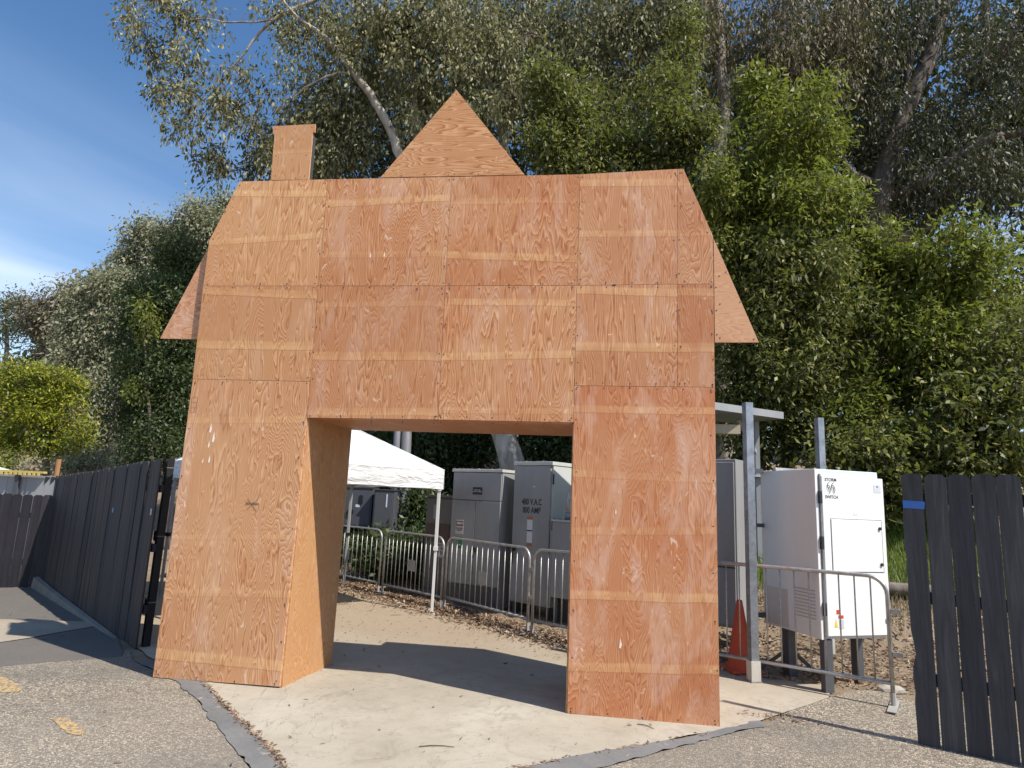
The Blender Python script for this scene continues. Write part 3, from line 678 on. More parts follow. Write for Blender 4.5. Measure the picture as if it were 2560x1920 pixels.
barrier((3.42, 1.90), (5.312, .94), 'steel crowd barrier in front of the white cabinet and orange cone', 15, zb=.20, h=1.12, plate=False, hooks=True)

# ================================================================== CANOPY
M_CLOTH = NT('white_canopy_cloth')
def _cloth():
    n = M_CLOTH; a = n.noise(3, 4, .6, .3); n.col(n.mix(n.rng(a, .4, .7, 0, .25), (.84, .84, .83), (.68, .67, .64))); n.rough(.75)
    tr = n.n('ShaderNodeBsdfTranslucent'); tr.inputs[0].default_value = (.8, .8, .78, 1); mx = n.n('ShaderNodeMixShader'); mx.inputs[0].default_value = .15
    n.l(n.p.outputs[0], mx.inputs[1]); n.l(tr.outputs[0], mx.inputs[2]); n.l(mx.outputs[0], n.out.inputs[0])
    n.bump(n.noise(2.6, 5, .6, 1.4, n.map((1, 1, 3.6))), .9, .05)
_cloth()
can = thing('canopy_tent', 'white pop up canopy behind the left post of the gateway', 'canopy', (-1.98, 4.235, -.06))
CN = {'FR': (.228, 4.267), 'RR': (-2.03, 6.42), 'RL': (-4.19, 4.21), 'FL': (-1.94, 2.06)}
ztop, zbot, zpk = 2.07, 1.785, 3.0
def canopy_roof():
    c = np.array([-1.98, 4.235]); order = ['FR', 'RR', 'RL', 'FL']; V, F = [], []
    N = 14
    for a, b_ in zip(order, order[1:] + order[:1]):
        A, B = np.array(CN[a]), np.array(CN[b_]); base = len(V); A = c + (A - c) * 1.03; B = c + (B - c) * 1.03
        for i in range(N + 1):
            for j in range(N + 1):
                t = j / N; e = A + (B - A) * t; s_ = i / N
                p = c + (e - c) * s_
                z = zpk + (ztop - zpk) * s_ - .07 * math.sin(math.pi * s_) * math.sin(math.pi * t) - (.03 * math.sin(math.pi * t) if i == N else 0) * 0
                V.append((*p, z + .004 * math.sin(17 * t + 5 * s_)))
        for i in range(N):
            for j in range(N): q = base + i * (N + 1) + j; F.append((q, q + 1, q + N + 2, q + N + 1))
    arr_mesh('roof_cloth', V, F, M_CLOTH.m, can, smooth=True)
    for a, b_ in zip(order, order[1:] + order[:1]):
        A, B = np.array(CN[a]), np.array(CN[b_]); A = c + (A - c) * 1.03; B = c + (B - c) * 1.03; nrm = np.array([(B - A)[1], -(B - A)[0]]); nrm /= np.linalg.norm(nrm)
        V, F = [], []; M = 40; K = 6
        for j in range(M + 1):
            t = j / M
            for i in range(K + 1):
                s_ = i / K; off = .012 * s_ * math.sin(31 * t + 2 * s_ + A[0]) + .010 * math.sin(5 * t + 9 * s_) * math.sin(math.pi * t)
                p = A + (B - A) * t + nrm * off
                V.append((*p, ztop + (zbot - ztop) * s_ + .012 * math.sin(math.pi * t) * s_ + .004 * math.sin(23 * t) * s_))
        F = [(j * (K + 1) + i, j * (K + 1) + i + 1, (j + 1) * (K + 1) + i + 1, (j + 1) * (K + 1) + i) for j in range(M) for i in range(K)]
        arr_mesh('valance', V, F, M_CLOTH.m, can, smooth=True)
canopy_roof()
for k_, (x_, y_) in CN.items():
    c_ = np.array([-1.98, 4.235]); e_ = c_ + (np.array([x_, y_]) - c_) * 1.03
    MB().tube([(*c_, zpk + .006), (*(c_ * .5 + e_ * .5), (zpk + ztop) / 2 + .004), (*e_, ztop + .004)], .012, 6).build('seam', M_CLOTH.m, can, smooth=True)
M_LEG = paint('white_leg_enamel', (.72, .72, .70), .4, dirt=.15); M_LEGD = paint('grey_leg_enamel', (.36, .355, .35), .5, dirt=.3)
for k, (x, y) in CN.items():
    b = MB(); g0 = float(GT(x, y)); b.bar((x, y, .9), (x, y, zbot + .16), .042, .042, (0, 1, 0)); b.bar((x, y, g0), (x, y, .92), .034, .034, (0, 1, 0)); b.box(x - .055, x + .055, y - .055, y + .055, g0, g0 + .008)
    leg = b.build('leg', M_LEG if k in ('FR', 'FL') else M_LEGD, can)
    MB().box(x - .03, x + .03, y - .03, y + .03, .86, .92).build('slider', M_LEG if k == 'FR' else M_BLACK, leg)
    MB().box(x - .032, x + .032, y - .032, y + .032, zbot - .03, zbot + .05).build('bracket', M_LEG if k == 'FR' else M_LEGD, leg)
for a, b_ in (('FR', 'RR'), ('RR', 'RL'), ('RL', 'FL'), ('FL', 'FR')):
    A, B = np.array(CN[a]), np.array(CN[b_]); m_ = (A + B) / 2; b = MB()
    for P, Q in ((A, m_), (m_, B)):
        b.bar((*P, 1.97), (*Q, 1.62 if False else 1.80), .02, .03); b.bar((*P, 1.80), (*Q, 1.97), .02, .03)
    b.build('truss', M_LEGD, can)

# ================================================================== ELECTRICAL CABINETS
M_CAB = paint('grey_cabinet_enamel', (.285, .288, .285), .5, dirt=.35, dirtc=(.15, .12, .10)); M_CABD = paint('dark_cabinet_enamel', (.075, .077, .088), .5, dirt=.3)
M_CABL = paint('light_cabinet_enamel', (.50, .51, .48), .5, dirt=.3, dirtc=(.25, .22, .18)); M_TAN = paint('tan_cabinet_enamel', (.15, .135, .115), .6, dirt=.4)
M_INK = paint('black_ink', (.02, .02, .022), .6, dirt=0); M_PAPER = paint('paper_label', (.62, .63, .66), .7, dirt=.25); M_SEAM = paint('seam_shadow_gap', (.03, .03, .03), .8, dirt=0)
M_STEELP = paint('light_grey_paint', (.30, .305, .31), .45, dirt=.3)
def text(name, s, size, mat_, parent, loc, rot=(math.pi / 2, 0, 0), sx=1.0, ext=.0008, align='CENTER', bold=0.0):
    cu = bpy.data.curves.new(name, 'FONT'); cu.body = s; cu.size = size; cu.extrude = ext; cu.align_x = align; cu.align_y = 'CENTER'; cu.offset = bold; cu.space_line = .95; cu.resolution_u = 3
    t = bpy.data.objects.new(name, cu); COL.objects.link(t); bpy.context.view_layer.update()
    me = bpy.data.meshes.new_from_object(t.evaluated_get(bpy.context.evaluated_depsgraph_get())); me.name = name
    bpy.data.objects.remove(t); bpy.data.curves.remove(cu)
    me.materials.clear(); me.materials.append(mat_)
    o = link(name, me, parent); o.location = loc; o.rotation_euler = rot; o.scale = (sx, 1, 1); return o
def cab_root(name, label, FL, FR, z0, group='grey electrical cabinets behind the barriers'):
    FL, FR = np.array(FL, float), np.array(FR, float); d = FR - FL
    return thing(name, label, 'cabinet', (FL[0], FL[1], z0), math.atan2(d[1], d[0]), group), float(np.linalg.norm(d))
# tall cabinet with stencilled rating
c1, w = cab_root('electrical_cabinet', 'tall narrow grey cabinet stencilled 480 V.A.C 800 AMP', (1.32, 4.84), (1.965, 4.41), .10)
H, Dp = 2.18, .62
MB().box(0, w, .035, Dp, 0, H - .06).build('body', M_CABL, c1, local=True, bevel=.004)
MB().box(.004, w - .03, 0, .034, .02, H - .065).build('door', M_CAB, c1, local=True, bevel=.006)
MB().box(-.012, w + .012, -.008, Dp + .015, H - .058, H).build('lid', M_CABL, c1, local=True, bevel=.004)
for z in (H - .35, H * .52): MB().box(w - .006, w + .012, .028, .045, z, z + .16).build('hinge', M_SEAM, c1, local=True)
text('lettering', '480 V.A.C\n800 AMP', .135, M_INK, c1, (w * .50, -.002, H - .70), sx=.72, bold=.002)
MB().box(w * .40, w * .54, -.003, -.0005, H - 1.26, H - .86).build('notice', M_PAPER, c1, local=True)
M_OR = paint('orange_print', (.45, .13, .03), .6)
MB().box(w * .40, w * .54, -.005, -.0032, H - .905, H - .86).build('notice_band', M_OR, c1, local=True); MB().box(w * .40, w * .54, -.005, -.0032, H - 1.31, H - 1.262).build('notice_band', M_OR, c1, local=True)
MB().box(w * .40, w * .54, -.0046, -.0032, H - 1.085, H - 1.065).build('notice_band', M_INK, c1, local=True)
MB().prism([(w * .30, -.002, H - 1.48), (w * .56, -.002, H - 1.49), (w * .64, -.002, H - 1.46), (w * .46, -.002, H - 1.39), (w * .30, -.002, H - 1.37)], (0, .0015, 0)).build('torn_sticker', paint('torn_sticker', (.42, .38, .33), .7), c1, local=True)
MB().box(w * .52, w * .58, -.002, -.0005, H - .40, H - .385).build('badge', M_PAPER, c1, local=True)
b = MB(); b.box(.03, .09, -.05, 0, .78, .86); b.bar((.06, -.045, .80), (.05, -.05, .58), .03, .02); b.build('handle', M_BLACK, c1, local=True)
for x in (.03, w - .08): MB().box(x, x + .05, .05, Dp - .05, -.17, 0).build('foot', M_CABD, c1, local=True)
# two door cabinet
c2, w = cab_root('electrical_cabinet', 'wide grey two door cabinet with danger sign and green tag', (.20, 5.30), (1.115, 4.86), -.06)
H, Dp = 2.21, .68
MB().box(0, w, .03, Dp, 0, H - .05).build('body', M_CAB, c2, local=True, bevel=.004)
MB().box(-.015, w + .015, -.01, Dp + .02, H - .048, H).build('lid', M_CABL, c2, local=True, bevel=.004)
MB().box(.012, w - .012, .006, .029, 1.70, H - .06).build('header_panel', M_CAB, c2, local=True, bevel=.003)
MB().box(.012, w / 2 - .004, .004, .029, .34, 1.685).build('door', M_CAB, c2, local=True, bevel=.004); MB().box(w / 2 + .004, w - .012, .005, .029, .34, 1.685).build('door', M_CAB, c2, local=True, bevel=.004)
MB().box(.005, w - .005, .012, .03, .02, .33).build('plinth', M_CABD, c2, local=True)
b = MB(); b.box(w / 2 - .03, w / 2 + .07, -.03, .003, .86, .93); b.tube([(w / 2 + .03, -.02, .90), (w / 2 + .04, -.06, .84), (w / 2 + .02, -.03, .78)], .012, 6); b.build('latch', M_BLACK, c2, local=True)
M_NAME = paint('black_nameplate', (.03, .032, .036), .5, dirt=.1); M_WHITE = paint('white_print', (.70, .71, .72), .6, dirt=.05)
MB().box(w * .43, w * .62, .002, .0055, 1.79, 1.91).build('nameplate', M_NAME, c2, local=True)
text('lettering', 'FALLS LAKE\n500 KVA TRANS', .030, M_WHITE, c2, (w * .525, .001, 1.85), sx=.82)
def danger_sign(parent, x, z, s=1.0, y=-.004):
    sg = MB().box(x - .082 * s, x + .082 * s, y, y + .003, z - .115 * s, z + .115 * s).build('danger_sign', paint('sign_white', (.55, .51, .49), .6, dirt=.2), parent, local=True)
    MB().box(x - .075 * s, x + .075 * s, y - .0012, y - .0004, z + .018 * s, z + .095 * s).build('sign_panel', M_INK, sg, local=True)
    ov = [(x + .066 * s * math.copysign(abs(math.cos(a)) ** .6, math.cos(a)), y - .0026, z + .057 * s + .031 * s * math.copysign(abs(math.sin(a)) ** .6, math.sin(a))) for a in np.linspace(0, 2 * math.pi, 24, endpoint=False)]
    MB().prism(ov, (0, .001, 0)).build('sign_oval', paint('faded_red', (.42, .24, .24), .6, dirt=.1), sg, local=True)
    text('lettering', 'DANGER', .034 * s, M_WHITE, sg, (x, y - .0036, z + .057 * s), sx=.9)
    text('lettering', 'HIGH VOLTAGE\nKEEP OUT', .031 * s, M_INK, sg, (x, y - .0012, z - .04 * s), sx=.68, bold=.0006)
danger_sign(c2, w * .20, 1.245)
gt = MB().box(w * .155, w * .265, -.006, -.001, .90, 1.08).build('green_tag', paint('green_tag', (.04, .20, .075), .6, dirt=.1), c2, local=True)
MB().box(w * .195, w * .235, -.0075, -.0062, .945, .957).build('tag_mark', M_WHITE, gt, local=True)
# small tan cabinet
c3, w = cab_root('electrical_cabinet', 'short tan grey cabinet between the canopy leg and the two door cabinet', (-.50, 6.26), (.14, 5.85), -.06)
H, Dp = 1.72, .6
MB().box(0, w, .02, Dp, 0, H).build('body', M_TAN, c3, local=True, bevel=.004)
MB().box(.02, w - .02, 0, .019, .10, H - .03).build('door', M_TAN, c3, local=True, bevel=.004)
MB().box(-.05, w + .05, -.04, Dp + .04, H, H + .035).build('lid', M_TAN, c3, local=True)
MB().box(.06, w - .10, -.012, -.001, .93, 1.25).build('vent_panel', paint('rust_brown', (.10, .062, .048), .7), c3, local=True)
MB().box(.22, .34, -.006, -.001, 1.32, 1.58).build('notice', paint('faded_notice', (.32, .29, .26), .7), c3, local=True)
danger_sign(c3, w * .62, .78, 1.1)
# low cabinet beside the tall one, mostly behind the right post
c4, w = cab_root('electrical_cabinet', 'low grey cabinet beside the tall stencilled cabinet', (2.0, 4.24), (2.72, 3.80), -.06)
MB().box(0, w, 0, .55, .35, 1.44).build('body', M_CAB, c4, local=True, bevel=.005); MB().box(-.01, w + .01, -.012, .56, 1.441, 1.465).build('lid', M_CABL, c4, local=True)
for x in (.04, .34, w - .10): MB().box(x, x + .06, .05, .12, 0, .35).build('leg', M_CABD, c4, local=True)
MB().box(.02, w - .02, .2, .5, 0, .3).build('plinth', M_CABD, c4, local=True)
# conduits with elbows over it
cp = thing('conduit', 'silver conduit elbows rising behind the low grey cabinet', 'pipe', (2.35, 4.35, 1.4))
for k, (dx, r) in enumerate(((-.10, .055), (.07, .06))):
    pts = [(dx, 0, -.02), (dx, 0, .28)] + [(dx + .22 - .22 * math.cos(a), .02, .28 + .30 * math.sin(a)) for a in np.linspace(.15, math.pi / 2, 7)] + [(dx + .7, .02, .62)]
    MB().tube(pts, r, 12).build('pipe', M_GALV, cp, local=True, smooth=True); MB().tube([(dx, 0, .0), (dx, 0, .12)], r + .012, 12).build('collar', M_GALVD, cp, local=True, smooth=True)
# dark enclosures on posts in the shade
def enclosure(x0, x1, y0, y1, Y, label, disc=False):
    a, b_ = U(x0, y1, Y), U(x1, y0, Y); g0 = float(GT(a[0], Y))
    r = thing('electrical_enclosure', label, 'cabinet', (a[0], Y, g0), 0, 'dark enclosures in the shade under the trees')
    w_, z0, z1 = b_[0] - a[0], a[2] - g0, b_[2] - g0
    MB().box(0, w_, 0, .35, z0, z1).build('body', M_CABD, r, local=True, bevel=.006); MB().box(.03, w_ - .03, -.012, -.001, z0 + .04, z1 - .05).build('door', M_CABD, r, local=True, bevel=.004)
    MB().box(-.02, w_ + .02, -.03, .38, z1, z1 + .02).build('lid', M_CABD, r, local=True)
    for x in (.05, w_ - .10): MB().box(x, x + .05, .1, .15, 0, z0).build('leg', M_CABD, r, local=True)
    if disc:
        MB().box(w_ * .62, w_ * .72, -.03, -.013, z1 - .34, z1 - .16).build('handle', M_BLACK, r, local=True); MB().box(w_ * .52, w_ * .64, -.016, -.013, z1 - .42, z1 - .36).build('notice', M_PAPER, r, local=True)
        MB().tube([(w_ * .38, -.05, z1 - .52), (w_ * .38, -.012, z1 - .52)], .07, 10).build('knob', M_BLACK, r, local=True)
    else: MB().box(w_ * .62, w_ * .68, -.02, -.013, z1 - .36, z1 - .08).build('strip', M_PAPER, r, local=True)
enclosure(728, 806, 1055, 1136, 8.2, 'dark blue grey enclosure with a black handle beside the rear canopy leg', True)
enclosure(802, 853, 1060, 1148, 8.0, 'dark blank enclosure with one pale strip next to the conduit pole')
# grey cabinet behind the right post, with its handle
c5, w = cab_root('electrical_cabinet', 'grey cabinet with recessed handle just right of the right post', (3.35, 3.38), (4.36, 2.76), .26)
MB().box(0, w, .02, .6, 0, 2.03).build('body', M_CAB, c5, local=True, bevel=.005); MB().box(.02, w - .02, 0, .019, .03, 1.99).build('door', M_CAB, c5, local=True, bevel=.004)
hx = .55
MB().box(hx, hx + .12, -.006, -.001, 1.04, 1.22).build('handle_recess', M_BLACK, c5, local=True); MB().bar((hx + .03, -.012, 1.08), (hx + .09, -.012, 1.16), .02, .012, (0, 1, 0)).build('handle', M_GALV, c5, local=True)
MB().box(.02, w - .02, -.004, -.0008, .70, .715).build('fold', M_SEAM, c5, local=True)
for x in (.04, w - .1): MB().box(x, x + .06, .1, .16, -.3, 0).build('leg', M_CABD, c5, local=True)
# small flat roofed shelter behind it
sh_R = U(1693, 905, 4.9); zr = sh_R[2]; sh_L = ZP(1540, 884, zr); sh_L2 = sh_R + (sh_L - sh_R) * 2.0
sh = thing('roofed_rack', 'light grey flat roofed steel shelter behind the grey cabinet', 'shelter', (sh_R[0], sh_R[1], 0))
def shelter():
    a, b_ = sh_R, sh_L2; d = (a - b_) / np.linalg.norm(a - b_); n_ = np.array([-d[1], d[0], 0]); 
    if n_[1] < 0: n_ = -n_
    q = [a, b_, b_ + n_ * .95, a + n_ * .95]
    MB().prism([p + (0, 0, .0) for p in q], (0, 0, .11)).build('roof', M_STEELP, sh)
    for t in (.10, 1.55):
        p = a - d * t + n_ * .45; g0 = float(GT(p[0], p[1])); MB().bar((p[0], p[1], g0), (p[0], p[1], zr - .002), .07, .07, (0, 1, 0)).build('post', M_STEELP, sh)
        p2 = p - d * (.42 if t < 1 else -.42); MB().bar((p[0], p[1], zr - .55), (p2[0], p2[1], zr - .02), .045, .045).build('brace', M_STEELP, sh)
    p = a - d * .95 + n_ * .3; MB().box(p[0] - .2, p[0] + .2, p[1] - .1, p[1] + .1, zr - .30, zr - .16).build('lamp', paint('lamp_housing', (.42, .36, .24), .5), sh)
    MB().bar(a - d * .03 + n_ * .4 - np.array([0, 0, .9]), a - d * .6 + n_ * .4 - np.array([0, 0, .9]), .16, .02, (0, 0, 1)).build('bracket', M_STEELP, sh)
shelter()
# strut posts
def strut_post(x, y, z1, label, rot=.3):
    r = thing('strut_post', label, 'post', (x, y, float(GT(x, y))), rot, 'steel channel posts by the white cabinet'); h = z1 - float(GT(x, y)); b = MB()
    s = .041; b.box(-s, s, -s, -s + .006, 0, h); b.box(-s, -s + .006, -s + .006, s, 0, h); b.box(s - .006, s, -s + .006, s, 0, h); b.box(-s + .006, -.012, s - .006, s, 0, h); b.box(.012, s - .006, s - .006, s, 0, h)
    b.build('channel', galv('strut_zinc', (.36, .38, .42), .38), r, local=True); MB().box(-.06, .06, -.06, .06, 0, .012).build('base_plate', M_GALVD, r, local=True)
    MB().box(-.05, .05, -.05, .05, .013, .20).build('base_boot', paint('pale_boot', (.5, .48, .43), .7, dirt=.4), r, local=True)
strut_post(4.235, 1.46, 2.80, 'tall steel channel post left of the white cabinet')
pb = U(1770, 1012, 3.0); strut_post(pb[0] + .02, 3.0, U(1771, 903, 3.0)[2], 'steel channel post rising behind the white cabinet')
# white cabinet
ur = np.array([.914, .406]); ur /= np.linalg.norm(ur); ul = np.array([-ur[1], ur[0]])
C0_ = CAM + _ray(1779 , 1383) * (6.10 / (_ray(1779, 1383) @ F_)); zc0 = C0_[2]
wc = thing('switch_cabinet', 'white cabinet on legs with storm logo lettering on its sunlit door', 'cabinet', C0_, math.atan2(ur[1], ur[0]))
def hit_along(x, y, o, d):     # how far along d from o the sight line crosses, in plan
    r = _ray(x, y)[:2]; A = np.array([[d[0], -r[0]], [d[1], -r[1]]]); s_ = np.linalg.solve(A, CAM[:2] - o); return float(s_[0])
Wc = hit_along(1915, 1200, C0_[:2], ur); Dc = hit_along(1647, 1200, C0_[:2], ul)
Hc = 0.0
for z in np.linspace(1, 2.6, 801):
    p = np.array([C0_[0], C0_[1], zc0 + z]) - CAM; py = (960 - 1600 * (p @ U_) / (p @ F_)) / PX
    if py <= 1012: Hc = float(z); break
M_WCAB = paint('white_cabinet_enamel', (.80, .80, .775), .35, dirt=.10, dirtc=(.45, .42, .36), scale=1.5)
MB().box(0, Wc - .02, .035, Dc, 0, Hc - .0).build('body', paint('shade_greyed_cabinet_enamel', (.62, .68, .69), .4, dirt=.06, dirtc=(.35, .33, .30), scale=1.5), wc, local=True, bevel=.006)  # white enamel greyed in its colour so the shaded side comes out darker
MB().box(.055, Wc + .01, 0, .034, .03, Hc - .065).build('door', M_WCAB, wc, local=True, bevel=.006)
b = MB(); b.box(.036, .050, .004, .034, .02, Hc - .05); b.build('hinge_rod', galv('hinge_zinc', (.30, .30, .31), .5), wc, local=True)
for z in (Hc - .34, Hc * .52, .22): MB().box(.022, .050, -.006, .03, z, z + .12).build('hinge', M_BLACK, wc, local=True)
dw, dx0, dz0, dz1 = Wc - .13, .14, .385 * Hc, .70 * Hc
b = MB(); g_ = .004
b.box(dx0, dx0 + dw - .05, -.0012, .001, dz1, dz1 + g_); b.box(dx0, dx0 + g_, -.0012, .001, dz0, dz1); b.box(dx0 + dw - .054, dx0 + dw - .05, -.0012, .001, dz0, dz1); b.box(dx0, dx0 + dw - .05, -.0012, .001, dz0, dz0 + g_)
b.build('hatch_gap', M_SEAM, wc, local=True)
MB().box(dx0 + .008, dx0 + dw - .058, -.006, -.0002, dz0 + .008, dz1 - .004).build('hatch', M_WCAB, wc, local=True, bevel=.002)
for z in (dz0 + .08, dz1 - .08): MB().tube([(Wc - .075, -.02, z), (Wc - .075, -.004, z)], .016, 10).build('latch', M_BLACK, wc, local=True)
lx = .165
text('lettering', 'STORM', .044, M_INK, wc, (lx, -.0012, Hc - .105), sx=1.0, bold=.0004)
text('lettering', 'SWITCH', .044, M_INK, wc, (lx + .004, -.0012, Hc - .275), sx=.95, bold=.0004)
def logo():
    b = MB()
    def ribbon(pts, wid, close=False):
        pts = [np.array(p, float) for p in pts]; n = len(pts)
        for i in range(n - 1):
            a, c = pts[i], pts[i + 1]; t = c - a; t /= np.linalg.norm(t) + 1e-9; q = np.array([-t[1], t[0]])
            w0, w1 = wid(i / (n - 1)), wid((i + 1) / (n - 1)); e = t * .0012
            P = [a + q * w0 - e, c + q * w1 + e, c - q * w1 + e, a - q * w0 - e]
            b.prism([(cx0 + S * p[0], -.0014 - .00002 * i, Hc - .19 + S * p[1]) for p in P], (0, .0012, 0))
    S = .62
    for cx0 in (lx - .027, lx + .027):
        cx = 0.0; cz = 0.0
        # upper arm, ring, eye and lower tail of each swirl
        ribbon([(cx + .016, cz + .098), (cx - .006, cz + .084), (cx - .024, cz + .060), (cx - .033, cz + .028), (cx - .034, cz - .004), (cx - .026, cz - .036), (cx - .008, cz - .060)], lambda t: .0015 + .0042 * math.sin(math.pi * min(1, t * 1.1 + .1)))
        ribbon([(cx - .014, cz + .052), (cx + .006, cz + .046), (cx + .024, cz + .026), (cx + .034, cz - .004), (cx + .032, cz - .038), (cx + .018, cz - .070), (cx - .004, cz - .090), (cx - .014, cz - .092)], lambda t: .0015 + .0040 * math.sin(math.pi * min(1, t + .08)))
        ribbon([(cx - .012, cz + .050), (cx - .020, cz + .036), (cx - .018, cz + .014)], lambda t: .003)
        ribbon([(cx + .001, cz + .018), (cx + .003, cz - .006), (cx + .006, cz - .036), (cx + .009, cz - .064)], lambda t: .0092 * (1 - t) + .0016)
    b.build('logo', M_INK, wc, local=True)
logo()
rl = MB().box(Wc - .115, Wc - .025, -.0022, -.0002, Hc - .21, Hc - .13).build('rating_label', M_PAPER, wc, local=True)
text('lettering', 'UL', .022, M_INK, rl, (Wc - .07, -.0032, Hc - .148), sx=.9)
M_RED = paint('red_sticker', (.60, .05, .02), .5, dirt=0); M_YEL = paint('yellow_sticker', (.75, .55, .03), .5, dirt=0)
MB().box(.165, .205, -.0022, -.0002, .235, .275).build('sticker', M_RED, wc, local=True); MB().box(.185, .245, -.0022, -.0002, .195, .225).build('sticker', M_RED, wc, local=True)
MB().prism([(.135, -.0022, .115), (.175, -.0022, .115), (.155, -.0022, .19)], (0, .002, 0)).build('sticker', M_YEL, wc, local=True); MB().box(.19, .245, -.0022, -.0002, .10, .185).build('sticker', paint('grey_sticker', (.55, .55, .58), .5), wc, local=True)
text('lettering', 'E', .06, M_INK, wc, (Wc - .05, -.0012, .16), bold=.001)
text('lettering', '2-1', .035, M_PAPER, wc, (Wc * .55, -.0012, dz1 + .05), bold=.001)
# side panel details: grey patched panel and scuffed vent lines
M_LOUV = paint('louvre_grey', (.36, .38, .39), .5)
MB().box(-.003, .034, .022, .0345, .0, Hc - .004).build('flange', M_WCAB, wc, local=True)
sp = MB().box(-.004, -.0003, .55 * Dc, .97 * Dc, .02, .40).build('side_plate', paint('pale_side_plate', (.52, .52, .50), .5), wc, local=True)
for i in range(9): MB().box(-.004, -.0003, .10 * Dc, .42 * Dc, .17 + i * .033, .178 + i * .033).build('louvre', M_LOUV, wc, local=True)
MB().box(.03, .13, .03, .09, -zc0, -.002).build('leg', M_CABD, wc, local=True)
lr = MB().box(.10, .20, Dc - .25, Dc - .15, -zc0 - .02, -.002).build('leg', M_CABD, wc, local=True)
b = MB(); b.bar((.15, Dc - .2, -.22), (.38, Dc - .42, -zc0), .035, .035); b.bar((.15, Dc - .2, -.22), (-.08, Dc + .02, -zc0), .035, .035); b.build('brace', M_CABD, wc, local=True)
MB().box(Wc - .14, Wc - .06, .30, .38, -zc0, -.002).build('leg', M_CABD, wc, local=True)
for x_, z_, t_ in ((-.13, Hc - .03, .05), (-.16, .06, .05), (-.11, Hc * .62, .04)): MB().box(x_, -.001, Dc - .05, Dc - .01, z_, z_ + t_).build('mount_rail', M_CABD, wc, local=True)
b = MB(); b.box(.0, .42, Dc * .7, Dc * .7 + .04, Hc + .001, Hc + .03); b.build('top_strut', M_GALV, wc, local=True)
# ================================================================== TRAFFIC CONE
cone = thing('traffic_cone', 'faded orange traffic cone behind the barrier by the right post', 'cone', (4.20, 1.89, 0), .3)
M_CONE = paint('cone_orange', (.55, .085, .03), .6, dirt=.35, dirtc=(.22, .07, .04))
prof = [(.150, .028), (.138, .05), (.030, .71), (.026, .715), (.022, .71)]
def lathe(prof, n=24):
    b = MB(); vs = [(r * math.cos(2 * math.pi * k / n), r * math.sin(2 * math.pi * k / n), z) for r, z in prof for k in range(n)]
    b.add(vs, [(i * n + k, i * n + (k + 1) % n, (i + 1) * n + (k + 1) % n, (i + 1) * n + k) for i in range(len(prof) - 1) for k in range(n)]); return b
lathe(prof).build('cone_body', M_CONE, cone, local=True, smooth=True); MB().box(-.18, .18, -.18, .18, 0, .03).build('base', M_CONE, cone, local=True, bevel=.01)
